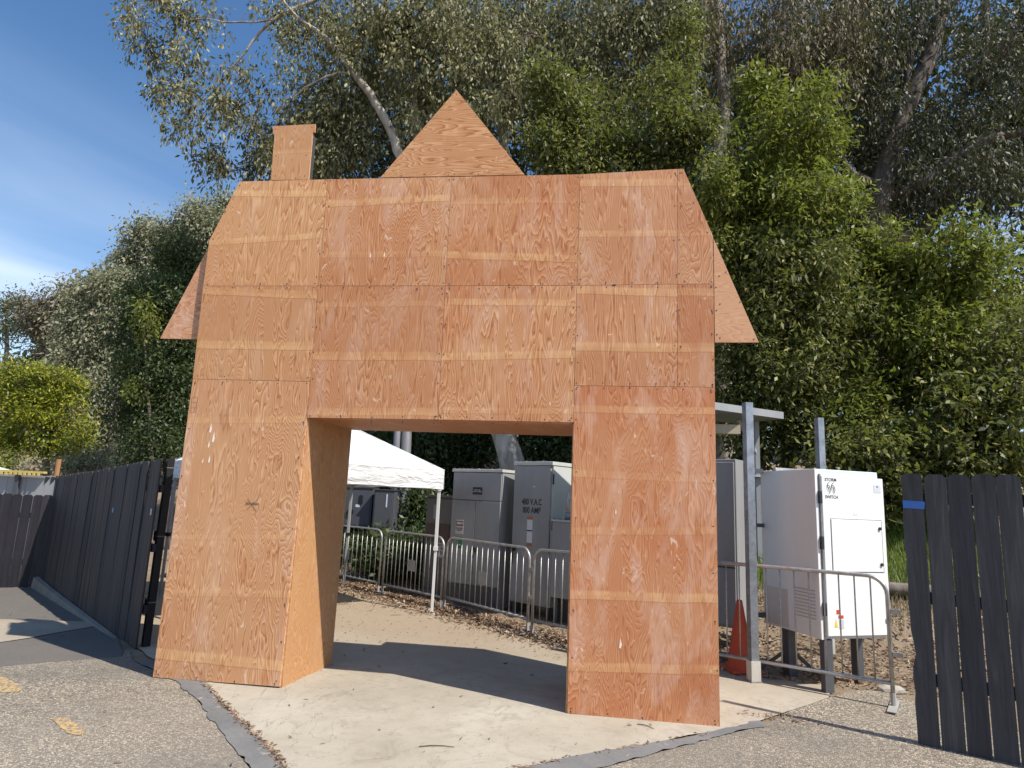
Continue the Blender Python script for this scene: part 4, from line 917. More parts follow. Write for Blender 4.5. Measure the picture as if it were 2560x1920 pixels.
# ================================================================== THINGS BEYOND THE LEFT FENCE
M_YW = paint('yellow_lumber', (.62, .45, .13), .7, dirt=.2); M_OW = paint('orange_lumber', (.40, .20, .085), .75, dirt=.25)
def beyond():
    a = U(8, 1018, 7.2); b_ = U(98, 1021, 7.2); c = U(-60, 1014, 7.2)
    g0 = float(GT(a[0], 7.2))
    bm_ = thing('timber_beam', 'yellow timber beam with notched underside above the grey panel wall', 'beam', (c[0], 7.2, a[2]))
    MB().bar((c[0], 7.2, c[2]), (b_[0], 7.2, b_[2]), .10, .045).build('beam', M_YW, bm_)
    for i in range(14):
        t = .12 + i * .063; p = c + (b_ - c) * t; MB().box(p[0] - .03, p[0] + .03, 7.14, 7.16, p[2] - .075, p[2] - .022).build('notch', M_YW, bm_)
    p0 = U(-60, 1024, 7.3); p1 = U(140, 1029, 7.3)
    wl = thing('panel_wall', 'grey panel wall standing behind the low left fence', 'wall', (p0[0], 7.3, g0))
    M_PAN = paint('grey_panel', (.33, .325, .33), .7, dirt=.25)
    n = 5; xs_ = np.linspace(p0[0], p1[0], n + 1)
    for i in range(n): MB().box(xs_[i] + .004, xs_[i + 1] - .004, 7.3, 7.34, g0, np.interp(.5 * (xs_[i] + xs_[i + 1]), [p0[0], p1[0]], [p0[2], p1[2]])).build('wall_panel', M_PAN, wl)
    q = U(41, 1024, 7.25); MB().box(q[0] - .05, q[0] + .05, 7.20, 7.26, g0, q[2]).build('post', M_CABD, wl)
    for x in (103, 116, 127): 
        q = U(x, 1035, 7.28); MB().prism([(q[0] - .07, 7.28, q[2] + .05), (q[0] + .05, 7.28, q[2] + .04), (q[0] - .06, 7.28, q[2] - .10)], (0, .015, 0)).build('wall_gap', M_SEAM, wl)
    s0, s1 = U(124, 1015, 8), U(128, 992, 8)
    st = thing('timber_stake', 'single upright orange timber stake above the far end of the left fence', 'stake', (s0[0], 8, float(GT(s0[0], 8))))
    MB().bar((s0[0], 8, float(GT(s0[0], 8))), (s1[0], 8, s1[2]), .045, .09, (0, 1, 0)).build('stake', M_OW, st)
    r0 = U(-30, 1018, 9)
    tn = thing('pale_tent', 'pale green tent roof at the far left edge behind the beam', 'tent', (r0[0], 9, 0))
    a, b2, c2 = U(-70, 996, 9), U(9, 1017, 9), U(-70, 1022, 9)
    MB().prism([a, b2, c2], (0, .35, 0)).build('roof', paint('pale_green_cloth', (.55, .66, .56), .8, dirt=.1), tn)
    for x in (c2[0] + .1, b2[0] - .08): MB().bar((x, 9.05, float(GT(x, 9.05))), (x, 9.05, b2[2] - .01), .05, .05, (0, 1, 0)).build('pole', M_GALV, tn)
    # pallets and a grey sheet seen in the slit by the gate post
    pg = GND(352, 1260); 
    for k in range(3):
        r = thing('pallet', ('bottom', 'middle', 'top')[k] + ' orange timber pallet of the stack beyond the gate post', 'pallet', (-4.95, 6.6, float(GT(-4.95, 6.6)) + .02 + k * .16), .25, 'timber pallets stacked beyond the gate post')
        for i in range(6): MB().box(-.55, .55, -.48 + i * .17, -.36 + i * .17, .118, .138).build('board', M_OW, r, local=True)
        for x in (-.5, 0, .46): MB().box(x, x + .045, -.48, .49, .02, .116).build('stringer', M_OW, r, local=True)
        for i in range(3): MB().box(-.55, .55, -.48 + i * .42, -.36 + i * .42, 0, .018).build('board', M_OW, r, local=True)
    gsh = thing('sheet_panel', 'pale blue grey sheet panel standing beyond the gate post', 'panel', (-5.6, 8.4, float(GT(-5.6, 8.4))))
    MB().box(-1.2, 1.6, 0, .04, 0, 1.35).build('panel', paint('blue_grey_sheet', (.36, .40, .47), .6, dirt=.35, dirtc=(.30, .17, .12)), gsh, local=True)
    for x in (-1.1, 1.5): MB().box(x, x + .06, .045, .09, 0, 1.3).build('post', M_GALV, gsh, local=True)
beyond()

# ================================================================== TREES
RNG = np.random.default_rng(11)
def leaf_quads(P, L, W, hang, rng, out=None, flat=0.0):
    n = len(P)
    d = rng.normal(size=(n, 3)); d /= np.linalg.norm(d, axis=1, keepdims=True)
    d = d * (1 - hang) + np.array([0, 0, -1.0]) * hang
    if out is not None: d += out * .35
    d /= np.linalg.norm(d, axis=1, keepdims=True)
    up_ = rng.normal(size=(n, 3)) * (1 - flat) + np.array([.35, -.25, 1.0]) * flat * 1.6
    w = np.cross(d, up_); w /= np.linalg.norm(w, axis=1, keepdims=True); nn = np.cross(d, w)
    k_ = rng.uniform(.5, 1.45, (n, 1)); l = L * k_; ww = W * k_ * rng.uniform(.7, 1.25, (n, 1))
    cup = nn * l * rng.uniform(-.10, .10, (n, 1))
    V = np.stack([P, P + d * l * .45 + w * ww * .5 + cup, P + d * l, P + d * l * .45 - w * ww * .5 + cup], 1).reshape(-1, 3)
    return V, np.arange(4 * n).reshape(n, 4)
def clusters(blobs, rng, scale=1.0, gap=(-9, 0, 1)):
    C_ = []
    for (x, y, rx, ry, Y, n) in blobs:
        c = U(x, y, Y); k = np.linalg.norm(c - CAM) / 1383.0
        R = np.array([rx * k, .85 * .5 * (rx + ry) * k, ry * k]); m = max(1, int(n * scale))
        q = rng.normal(size=(m, 3)); q /= np.linalg.norm(q, axis=1, keepdims=True); q *= rng.uniform(0, 1, (m, 1)) ** .42 * np.where(rng.uniform(0, 1, (m, 1)) < .13, 1.38, 1.0)
        C_.append(c + q * R)
    Q = np.concatenate(C_)
    s_ = (np.sin(Q[:, 0] * 3.1 / gap[2] + 1.7 * np.sin(Q[:, 2] * 2.3 / gap[2]) + gap[1]) + np.sin(Q[:, 1] * 2.7 / gap[2] + gap[1] * 2) + np.sin(Q[:, 2] * 3.7 / gap[2] + 1.3 * np.sin(Q[:, 0] * 1.9 / gap[2]) + gap[1] * 3) + .7 * np.sin(Q[:, 0] * 7.3 / gap[2] + Q[:, 2] * 5.1 / gap[2]))
    return Q[s_ > gap[0]]
def twig_mesh(Cl, nodes, rng, frac, r0=.010, sag=.25):
    V, Fc = [], []; b = 0
    nodes = np.array(nodes)
    idx = rng.permutation(len(Cl))[:int(len(Cl) * frac)]
    for i in idx:
        c = Cl[i]; dd = np.linalg.norm(nodes - c, axis=1); a = nodes[np.argmin(dd + rng.uniform(0, .4, len(dd)))]
        if np.linalg.norm(a - c) < .1: continue
        m = (a + c) / 2 + rng.normal(size=3) * .08 * np.linalg.norm(a - c) + np.array([0, 0, .12 * np.linalg.norm(a - c)])
        e = c + np.array([0, 0, -sag]) + rng.normal(size=3) * .05
        pts = [a, (a + m) / 2 + rng.normal(size=3) * .03, m, (m + c) / 2 + rng.normal(size=3) * .03, c, e]
        t = e - a; x = np.cross(t, [0.3, .2, 1.0]); x /= np.linalg.norm(x) + 1e-9; y = np.cross(t / np.linalg.norm(t), x)
        R = r0 * (1 + .35 * np.linalg.norm(a - c))
        for j, p in enumerate(pts):
            r = R * (1 - .85 * j / 5)
            for k in range(3): an = 2.094 * k; V.append(p + r * (math.cos(an) * x + math.sin(an) * y))
        for j in range(5):
            for k in range(3): Fc.append((b + j * 3 + k, b + j * 3 + (k + 1) % 3, b + j * 3 + 3 + (k + 1) % 3, b + j * 3 + 3 + k))
        b += 18
    return (np.array(V), np.array(Fc)) if V else None
def smooth_path(P, R, sub=4):
    P = np.array(P); R = np.array(R); n = len(P); out, ro = [], []
    for i in range(n - 1):
        p0, p1, p2, p3 = P[max(i - 1, 0)], P[i], P[i + 1], P[min(i + 2, n - 1)]
        for k in range(sub):
            t = k / sub; out.append(.5 * ((2 * p1) + (-p0 + p2) * t + (2 * p0 - 5 * p1 + 4 * p2 - p3) * t * t + (-p0 + 3 * p1 - 3 * p2 + p3) * t ** 3)); ro.append(R[i] + (R[i + 1] - R[i]) * t)
    out.append(P[-1]); ro.append(R[-1]); return out, ro
def tree(name, label, paths, blobs, spec, mleaf, mbark, cat='tree', group=None, per=40, spread_=(.16, .16, .28), twigs=.35, sag=.25, scale=1.0, to_ground=True, seed=0, gap=-.35, gs=1.0, flat=0.0):
    rng = np.random.default_rng(100 + seed)
    P0 = [U(*p[:3]) for p in paths[0]]; base = P0[0].copy(); base[2] = float(GT(base[0], base[1])) - .08
    r = thing(name, label, cat, base, 0, group); nodes = []
    for i, path in enumerate(paths):
        P = [U(*p[:3]) for p in path]; R = [p[3] for p in path]
        if i == 0 and to_ground: P = [base] + P[0 if P[0][2] > base[2] + .4 else 1:]; R = [R[0] * 1.25] + R[-(len(P) - 1):]
        P, R = smooth_path(P, R); P = [p + RNG.normal(size=3) * .012 for p in P]; nodes += P
        MB().tube(P, R, 9).build('trunk' if i == 0 else 'branch', mbark, r, smooth=True)
    Cl = clusters(blobs, rng, scale, (gap, seed * 1.37, gs))
    if twigs:
        nodes += [Cl[i] for i in rng.permutation(len(Cl))[:max(4, len(Cl) // 12)]]
        tw = twig_mesh(Cl, nodes, rng, twigs, sag=sag)
        if tw is not None: arr_mesh('twig', tw[0], tw[1], M_TWIG, r, kind='stuff')
    L, W, hang = spec
    n = rng.poisson(per, len(Cl)); Q = np.repeat(Cl, n, axis=0); off = rng.normal(size=(len(Q), 3)) * np.array(spread_)
    V, Fc = leaf_quads(Q + off, L, W, hang, rng, off / (np.linalg.norm(off, axis=1, keepdims=True) + 1e-9), flat)
    arr_mesh('crown', V, Fc, mleaf, r)
    return r
M_TWIG = bark('twig_bark', (.13, .085, .065), (.20, .15, .12), (.07, .045, .035))
M_BEUC = bark('pale_bark', (.36, .31, .25), (.52, .47, .40), (.20, .155, .12)); M_BDARK = bark('dark_bark', (.085, .065, .052), (.16, .125, .10), (.035, .028, .024))
M_BGREY = bark('grey_bark', (.24, .205, .17), (.36, .32, .275), (.12, .095, .075))
M_BWHITE = bark('white_bark', (.50, .47, .42), (.62, .6, .55), (.25, .21, .17))
EUC = leaf('euc_leaf', [(0, (.042, .045, .018)), (.3, (.098, .097, .040)), (.6, (.185, .178, .080)), (.85, (.31, .29, .15)), (.95, (.42, .39, .23)), (1, (.22, .12, .05))], .22, .55, .28)
EUCB = leaf('euc_leaf_brown', [(0, (.045, .040, .022)), (.3, (.090, .080, .044)), (.6, (.16, .135, .075)), (.85, (.26, .215, .13)), (1, (.18, .09, .045))], .2, .6, .25)
EUCD = leaf('euc_leaf_dark', [(0, (.028, .032, .020)), (.4, (.055, .062, .036)), (.8, (.10, .10, .06)), (1, (.13, .085, .045))], .15, .55, .25)
ASH = leaf('ash_leaf', [(0, (.022, .030, .009)), (.35, (.070, .082, .022)), (.7, (.165, .170, .046)), (.93, (.31, .30, .11)), (1, (.32, .24, .06))], .35, .5, .3)
ASHY = leaf('ash_leaf_bright', [(0, (.042, .060, .011)), (.35, (.11, .135, .022)), (.7, (.20, .22, .040)), (.93, (.31, .31, .085)), (1, (.36, .29, .045))], .4, .5, .3)
FARG = leaf('far_grey_leaf', [(0, (.11, .12, .07)), (.4, (.21, .22, .13)), (.8, (.33, .325, .22)), (1, (.30, .23, .14))], .35, .55, .4)
FARB = leaf('far_brown_leaf', [(0, (.07, .06, .04)), (.4, (.135, .115, .078)), (.8, (.19, .165, .11)), (1, (.16, .11, .07))], .2, .6, .4)
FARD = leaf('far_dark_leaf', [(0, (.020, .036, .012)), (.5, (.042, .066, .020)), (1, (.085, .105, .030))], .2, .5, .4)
YEL = leaf('yellow_leaf', [(0, (.055, .090, .010)), (.35, (.12, .16, .015)), (.65, (.25, .26, .022)), (1, (.46, .40, .03))], .35, .45, .45)
TL_ = leaf('treeline_leaf', [(0, (.016, .022, .010)), (.5, (.036, .044, .020)), (1, (.075, .078, .038))], .1, .55, .4)

GE = 'tall eucalyptus trees behind the gateway'; GA_ = 'leafy green trees behind the cabinets'; GF = 'trees on the slope beyond the left fence'
def B(Y, *l): return [(x, y, rx, ry, Y + RNG.uniform(-.6, .6), n) for (x, y, rx, ry, n) in l]
E1 = tree('eucalyptus_tree', 'big eucalyptus with pale limb leaning left and sprays hanging against the open sky',
     [[(1112, 1235, 9.2, 0.324), (1106, 1005, 9.2, 0.306), (1085, 935, 9.2, 0.279), (990, 650, 9.3, 0.234), (925, 450, 9.3, 0.189), (868, 345, 9.2, 0.129), (838, 268, 9.1, 0.117), (800, 205, 9.0, 0.105), (765, 158, 9.0, 0.094), (728, 108, 9, 0.078), (690, 70, 9, 0.062), (640, 36, 9, 0.039), (600, -20, 9, 0.023)],
      [(925, 450, 9.3, 0.133), (908, 330, 9.5, 0.101), (898, 240, 9.6, 0.086), (893, 150, 9.7, 0.070), (885, 40, 9.7, 0.055), (880, -60, 9.7, 0.039)],
      [(885, -50, 9.7, 0.070), (760, -40, 9.4, 0.066), (660, 10, 9.2, 0.058), (590, 44, 9.1, 0.047), (553, 80, 9.1, 0.035), (520, 125, 9.1, 0.023), (470, 190, 9.1, 0.012)],
      [(590, 44, 9.1, 0.027), (500, 50, 9.0, 0.023), (430, 40, 9.0, 0.016), (350, 60, 9, 0.009)],
      [(765, 158, 9.0, 0.039), (720, 160, 8.8, 0.031), (660, 190, 8.8, 0.023), (600, 240, 8.8, 0.014)]],
     B(9.0, (330, 45, 58, 55, 46), (400, 25, 70, 42, 46), (345, 105, 46, 36, 26), (440, 130, 58, 66, 50), (405, 210, 62, 42, 36), (340, 200, 36, 14, 9), (475, 240, 74, 55, 50), (430, 300, 56, 42, 34), (395, 262, 50, 26, 16), (470, 352, 34, 32, 17), (520, 180, 55, 60, 36),
        (560, 250, 46, 58, 30), (555, 315, 32, 36, 14), (600, 130, 56, 66, 28), (610, 25, 80, 36, 38)) +
     B(9.3, (700, 60, 110, 70, 170), (765, 190, 85, 75, 110), (680, 230, 76, 58, 70), (720, 325, 70, 60, 110), (640, 285, 44, 36, 22), (565, 362, 34, 26, 22), (820, 50, 110, 80, 220), (905, 120, 110, 100, 210), (960, 50, 120, 90, 240), (945, 250, 80, 90, 90), (1010, 160, 120, 95, 200), (610, 340, 50, 45, 45), (790, 300, 70, 60, 60)),
     (.135, .056, .62), EUC, M_BEUC, group=GE, per=34, spread_=(.13, .13, .22), twigs=.9, sag=.35, seed=1, gap=-.05, gs=.7)
E2 = tree('eucalyptus_tree', 'grey green eucalyptus with forked trunk just right of the gable peak',
     [[(1105, 640, 11, .2), (1098, 380, 11, .17), (1086, 300, 11, .15), (1108, 240, 11, .13), (1140, 140, 11, .10), (1155, 0, 11, .07)], [(1086, 300, 11, .10), (1064, 230, 11, .08), (1050, 120, 11, .05)], [(1140, 140, 11, .07), (1230, 60, 11, .05), (1320, 10, 11, .03)]],
     B(10.6, (1080, 60, 130, 90, 190), (1200, 80, 130, 110, 230), (1330, 60, 130, 100, 230), (1260, 200, 110, 80, 150), (1400, 150, 110, 110, 200), (1120, 235, 60, 60, 26), (1440, 50, 80, 80, 130), (1050, 300, 60, 50, 30), (1010, 330, 60, 40, 40)),
     (.135, .05, .68), EUC, M_BEUC, group=GE, per=38, spread_=(.15, .15, .28), twigs=.4, seed=2)
E3 = tree('eucalyptus_tree', 'brownish eucalyptus with straight pale trunk above the right end of the roof',
     [[(1562, 900, 11, .26), (1548, 440, 11, .22), (1562, 240, 11, .19), (1556, 120, 11, .16), (1548, -20, 11, .12), (1545, -150, 11, .08)], [(1530, 420, 10.9, .10), (1500, 215, 10.8, .10), (1490, 110, 10.8, .085), (1474, -10, 10.8, .07), (1465, -90, 10.8, .05)], [(1556, 200, 11, .08), (1640, 120, 11, .07), (1730, 40, 11, .05), (1790, -40, 11, .03)], [(1640, 240, 11.2, .07), (1720, 160, 11.2, .06), (1830, 60, 11.2, .045), (1900, -20, 11.2, .03)]],
     B(10.4, (1555, 170, 30, 60, 18), (1540, 60, 50, 60, 40), (1570, 330, 30, 60, 26)) + B(11, (1560, 40, 110, 70, 120), (1680, 50, 130, 80, 190), (1790, 70, 120, 100, 210), (1640, 150, 100, 60, 90), (1760, 160, 90, 60, 90)),
     (.15, .042, .72), EUCB, M_BGREY, group=GE, per=40, spread_=(.15, .15, .34), twigs=.6, sag=.4, seed=3)
E4 = tree('eucalyptus_tree', 'dark heavy limbed eucalyptus at the upper right with sky showing through its crown',
     [[(1880, 900, 12, .44), (1890, 560, 12, .36), (1905, 395, 12, .31), (1955, 235, 12, .26), (2005, 130, 12, .23), (2040, 0, 12, .20), (2055, -100, 12, .16)], [(1905, 395, 12, .12), (1868, 388, 11.8, .10), (1835, 368, 11.7, .085), (1812, 325, 11.7, .05)],
      [(1900, 430, 12, .17), (1990, 400, 11.8, .14), (2040, 360, 11.7, .125), (2120, 306, 11.5, .11), (2212, 286, 11.4, .10), (2300, 265, 11.4, .08)], [(1955, 235, 12, .12), (1962, 150, 12, .11), (1985, 60, 12, .09), (2000, -40, 12, .06)], [(1895, 520, 12, .2), (1985, 500, 12.4, .17), (2060, 420, 12.6, .13), (2150, 380, 12.6, .09)], [(2125, -50, 12.4, .11), (2128, 70, 12.4, .11), (2130, 200, 12.4, .11)]],
     B(11.8, (1900, 55, 110, 80, 150), (2000, 40, 70, 50, 50), (2150, 70, 90, 100, 130), (2200, 200, 80, 110, 130), (1965, 310, 80, 70, 80), (2075, 255, 70, 60, 60), (2110, 375, 110, 50, 110), (1950, 430, 100, 50, 100), (1870, 220, 90, 90, 130), (2190, 420, 70, 60, 70), (2060, 170, 40, 40, 16), (1850, 330, 70, 60, 60)),
     (.14, .05, .66), EUCD, M_BDARK, group=GE, per=38, spread_=(.17, .17, .30), twigs=.6, sag=.35, seed=4, gap=-.45, gs=.7)
A1 = tree('ash_tree', 'bright leafy tree rising just right of the gable behind the roof line',
     [[(1250, 900, 8, .13), (1245, 520, 8, .10), (1225, 330, 8, .07), (1200, 200, 8, .03)], [(1245, 520, 8, .07), (1380, 380, 8, .05), (1450, 260, 8, .03)]],
     B(7.8, (1185, 180, 44, 46, 40), (1225, 240, 56, 56, 80), (1195, 320, 58, 56, 80), (1290, 345, 90, 46, 110), (1390, 325, 90, 55, 120), (1330, 245, 70, 40, 50), (1460, 300, 50, 70, 80), (1425, 210, 56, 56, 60), (1475, 110, 34, 80, 50), (1505, 290, 36, 60, 40), (1220, 400, 80, 40, 60), (1350, 400, 120, 40, 80)),
     (.13, .046, .36), ASH, M_BDARK, group=GA_, per=40, spread_=(.15, .15, .17), twigs=.35, seed=5, gap=-0.25, gs=.5, flat=0.55, scale=1.25)
A2 = tree('ash_tree', 'upright light green tree between the pale trunk and the dark limbs',
     [[(1700, 900, 8, .12), (1698, 560, 8, .10), (1690, 380, 8, .07), (1660, 220, 8, .03)], [(1698, 560, 8, .07), (1770, 380, 8, .05), (1785, 230, 8, .02)], [(1618, 960, 7.8, .06), (1600, 620, 7.8, .05), (1570, 430, 7.8, .02)]],
     B(7.6, (1640, 200, 40, 40, 46), (1655, 260, 52, 46, 70), (1715, 270, 60, 50, 80), (1785, 212, 34, 36, 30), (1745, 330, 80, 60, 120), (1640, 340, 60, 66, 90), (1800, 425, 60, 56, 90), (1720, 450, 90, 76, 150), (1610, 470, 60, 66, 90), (1545, 400, 40, 50, 50), (1520, 470, 30, 60, 36), (1560, 540, 50, 60, 70)),
     (.13, .046, .34), ASHY, M_BDARK, group=GA_, per=40, spread_=(.15, .15, .16), twigs=.35, seed=6, gap=-0.25, gs=.5, flat=0.55, scale=1.25)
A3 = tree('ash_tree', 'dense dark green tree directly right of the right eave wing above the grey cabinet',
     [[(1640, 1100, 7.4, .10), (1650, 800, 7.4, .08), (1660, 640, 7.4, .05)], [(1650, 800, 7.4, .05), (1740, 680, 7.4, .03)]],
     B(7.2, (1565, 570, 50, 60, 70), (1640, 570, 80, 70, 130), (1740, 570, 80, 76, 130), (1640, 680, 100, 76, 180), (1770, 690, 86, 86, 160), (1600, 790, 56, 76, 90), (1690, 810, 100, 76, 170), (1590, 890, 46, 60, 60), (1740, 910, 86, 66, 120), (1660, 950, 80, 46, 70)),
     (.125, .046, .36), ASH, M_BDARK, group=GA_, per=40, spread_=(.15, .15, .17), twigs=.3, seed=7, gap=-0.25, gs=.5, flat=0.5, scale=1.25)
A4 = tree('ash_tree', 'broad sunlit green tree above the white cabinet and the right fence',
     [[(1990, 1080, 7.6, .11), (1985, 860, 7.6, .09), (1960, 680, 7.6, .06), (1930, 560, 7.6, .03)], [(1985, 860, 7.6, .06), (2080, 700, 7.6, .04), (2110, 560, 7.6, .02)], [(1985, 930, 7.6, .05), (1880, 780, 7.6, .03)]],
     B(7.4, (1880, 555, 76, 50, 90), (1965, 600, 86, 66, 150), (2060, 555, 80, 60, 100), (1880, 680, 86, 76, 160), (1990, 720, 96, 86, 210), (2100, 665, 76, 70, 120), (1900, 830, 86, 76, 150), (2020, 860, 96, 86, 200), (2150, 560, 60, 40, 26), (1840, 900, 60, 70, 80)),
     (.13, .048, .32), ASHY, M_BDARK, group=GA_, per=40, spread_=(.15, .15, .16), twigs=.35, seed=8, gap=-0.25, gs=.5, flat=0.55, scale=1.25)
A5 = tree('broadleaf_shrub', 'tall broad leaved shrub over the top of the right fence',
     [[(2130, 1090, 6.2, .06), (2120, 960, 6.2, .05), (2140, 840, 6.2, .03)], [(2120, 1000, 6.2, .04), (2040, 930, 6.2, .02)]],
     B(6.2, (2180, 780, 60, 90, 110), (2140, 900, 96, 86, 190), (2060, 960, 80, 66, 110), (1960, 985, 90, 56, 120), (2080, 1020, 100, 40, 110), (2190, 1000, 60, 56, 90), (1850, 1000, 60, 60, 70), (1930, 1060, 50, 40, 60), (1880, 960, 70, 50, 70)),
     (.13, .055, .30), ASH, M_BDARK, 'shrub', group=GA_, per=30, spread_=(.15, .15, .14), twigs=.4, seed=9, gap=-0.25, gs=.5, flat=0.5, scale=1.25)
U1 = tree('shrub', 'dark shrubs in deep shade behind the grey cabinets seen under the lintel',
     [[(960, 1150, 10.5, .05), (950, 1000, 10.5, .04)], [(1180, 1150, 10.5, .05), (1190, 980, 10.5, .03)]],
     B(10.8, (790, 980, 80, 60, 110), (900, 960, 80, 60, 110), (960, 1060, 90, 80, 130), (1020, 960, 90, 60, 110), (1180, 960, 90, 70, 120), (880, 1080, 60, 60, 70), (800, 1080, 70, 60, 110), (840, 1160, 80, 50, 110), (930, 1150, 70, 50, 90), (760, 1160, 60, 60, 90), (1240, 880, 120, 80, 120), (1050, 880, 130, 70, 120)),  # low clumps at the left added to darken sunlit ground
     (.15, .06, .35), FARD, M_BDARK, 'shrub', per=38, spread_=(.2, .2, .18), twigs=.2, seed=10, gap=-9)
U2 = tree('shrub', 'low dark shrubs added to stand in for ground shade beyond the left barriers',  # added dark foliage, covers lit ground that should read as shade
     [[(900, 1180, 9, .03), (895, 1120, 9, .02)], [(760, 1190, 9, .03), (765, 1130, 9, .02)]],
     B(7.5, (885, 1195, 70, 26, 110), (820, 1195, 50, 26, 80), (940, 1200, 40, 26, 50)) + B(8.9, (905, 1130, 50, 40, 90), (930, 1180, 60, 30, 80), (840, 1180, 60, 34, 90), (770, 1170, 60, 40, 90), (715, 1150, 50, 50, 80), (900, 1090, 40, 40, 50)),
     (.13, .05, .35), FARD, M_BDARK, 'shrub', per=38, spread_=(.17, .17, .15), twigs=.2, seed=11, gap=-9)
# left side
L1 = tree('dark_tree', 'dark green round tree close behind the left post and the long fence', [[(365, 1060, 11, .16), (362, 880, 11, .13), (360, 700, 11, .08)], [(362, 880, 11, .07), (320, 760, 11, .04)]],
     B(10.8, (385, 545, 44, 40, 44), (390, 600, 44, 50, 70), (335, 640, 56, 50, 90), (400, 690, 50, 80, 110), (300, 715, 44, 56, 70), (345, 800, 80, 86, 210), (395, 870, 56, 86, 150), (310, 880, 60, 76, 130), (350, 960, 76, 56, 130)),
     (.10, .045, .4), FARD, M_BDARK, group=GF, per=38, spread_=(.16, .16, .16), twigs=.2, seed=12, gap=-.7, gs=0.6, flat=.45, scale=2.2)
L1b = tree('young_tree', 'yellow green edged young tree on the left side of the dark tree', [[(330, 1060, 9.8, .05), (322, 880, 9.8, .04), (312, 740, 9.8, .02)]],
     B(9.8, (318, 690, 24, 40, 24), (340, 640, 24, 30, 20), (300, 750, 22, 40, 22), (296, 830, 20, 40, 16), (335, 800, 26, 40, 12)), (.10, .045, .4), ASHY, M_BDARK, group=GF, per=34, spread_=(.13, .13, .15), twigs=.3, seed=13)
L2 = tree('eucalyptus_tree', 'grey green eucalyptus with white branches against the sky left of the roof slope', [[(440, 900, 24, .3), (440, 640, 24, .22), (432, 595, 24, .16), (400, 556, 24, .10), (370, 530, 24, .06)], [(432, 595, 24, .12), (452, 520, 24, .08), (470, 470, 24, .05)], [(432, 620, 24, .1), (360, 590, 24, .06)]],
     B(24, (440, 490, 60, 46, 150), (395, 540, 56, 56, 150), (330, 520, 46, 34, 80), (285, 580, 42, 36, 70), (370, 600, 60, 46, 150), (430, 575, 46, 56, 130), (485, 450, 26, 24, 36), (262, 545, 18, 14, 12), (300, 630, 50, 40, 100), (400, 660, 80, 60, 170), (465, 520, 40, 50, 80)),
     (.19, .078, .5), FARG, M_BWHITE, group=GF, per=48, spread_=(.30, .30, .34), twigs=.3, seed=14, gap=-.7, gs=1.2, flat=.45, scale=1.8)
L3 = tree('eucalyptus_tree', 'tall grey eucalyptus in the middle of the slope with bare crooked branches', [[(245, 1050, 20, .25), (248, 850, 20, .2), (262, 790, 20, .13), (285, 740, 20, .09), (270, 700, 20, .05)], [(262, 790, 20, .08), (225, 760, 20, .05), (205, 735, 20, .03)]],
     B(21, (220, 655, 50, 44, 110), (260, 630, 46, 40, 90), (175, 690, 40, 40, 70), (250, 725, 56, 56, 120), (200, 780, 56, 56, 110), (212, 605, 34, 16, 26), (228, 860, 48, 76, 130), (200, 940, 46, 56, 90), (270, 930, 42, 56, 80), (180, 850, 30, 60, 50), (150, 620, 12, 8, 5)),
     (.17, .07, .5), FARG, M_BDARK, group=GF, per=44, spread_=(.26, .26, .30), twigs=.4, seed=15, gap=-.7, gs=1.0, flat=.45, scale=2.0)
L4 = tree('scrub_tree', 'sparse grey brown tree on the tan slope in front of the hill house', [[(125, 900, 36, .2), (122, 760, 36, .16), (112, 690, 36, .1), (100, 650, 36, .05)], [(122, 760, 36, .1), (150, 680, 36, .06)], [(122, 740, 36, .08), (60, 700, 36, .05)]],
     B(36, (110, 675, 40, 28, 60), (85, 655, 36, 18, 36), (150, 735, 46, 44, 90), (125, 640, 26, 12, 18), (75, 700, 40, 20, 30), (160, 660, 40, 36, 60), (120, 735, 40, 16, 26)), (.27, .11, .4), FARB, M_BDARK, group=GF, per=36, spread_=(.42, .42, .42), twigs=.7, seed=16, gap=-.7, gs=1.6, flat=.45, scale=1.8)
L5 = tree('conifer_tree', 'pointed dark conifer at the left edge on top of the hill', [[(14, 760, 50, .2), (14, 690, 50, .15), (14, 640, 50, .06)]],
     B(50, (8, 650, 10, 22, 26), (30, 662, 10, 20, 24), (44, 672, 9, 18, 20), (10, 690, 40, 24, 90), (45, 710, 30, 26, 60), (0, 720, 40, 24, 60)), (.26, .12, .1), FARD, M_BDARK, group=GF, per=26, spread_=(.40, .40, .45), twigs=.1, seed=17)
L6 = tree('yellow_tree', 'yellow green flowering tree over the low fence at the left edge', [[(100, 1050, 15, .13), (98, 960, 15, .11), (92, 880, 15, .07)], [(98, 960, 15, .07), (40, 890, 15, .04)], [(98, 950, 15, .06), (145, 880, 15, .03)], [(26, 1050, 15, .1), (24, 940, 15, .07)]],
     B(15, (70, 812, 66, 26, 60), (20, 845, 46, 40, 60), (128, 845, 46, 40, 66), (60, 890, 76, 44, 110), (142, 915, 42, 40, 60), (25, 950, 50, 30, 50), (125, 970, 56, 26, 50), (165, 950, 22, 26, 18)),
     (.13, .055, .2), YEL, M_BDARK, group=GF, per=44, spread_=(.22, .22, .13), twigs=.3, seed=18, gap=-.5, gs=.5, flat=.6, scale=1.6)
L7 = tree('shrub', 'small bright green shrub above the yellow timber beam', [[(30, 1030, 10, .02), (30, 1005, 10, .012)]], B(10, (30, 1000, 30, 10, 22), (22, 990, 14, 8, 8)), (.12, .05, .3), ASHY, M_BDARK, 'shrub', per=24, spread_=(.10, .10, .08), twigs=.3, seed=19)
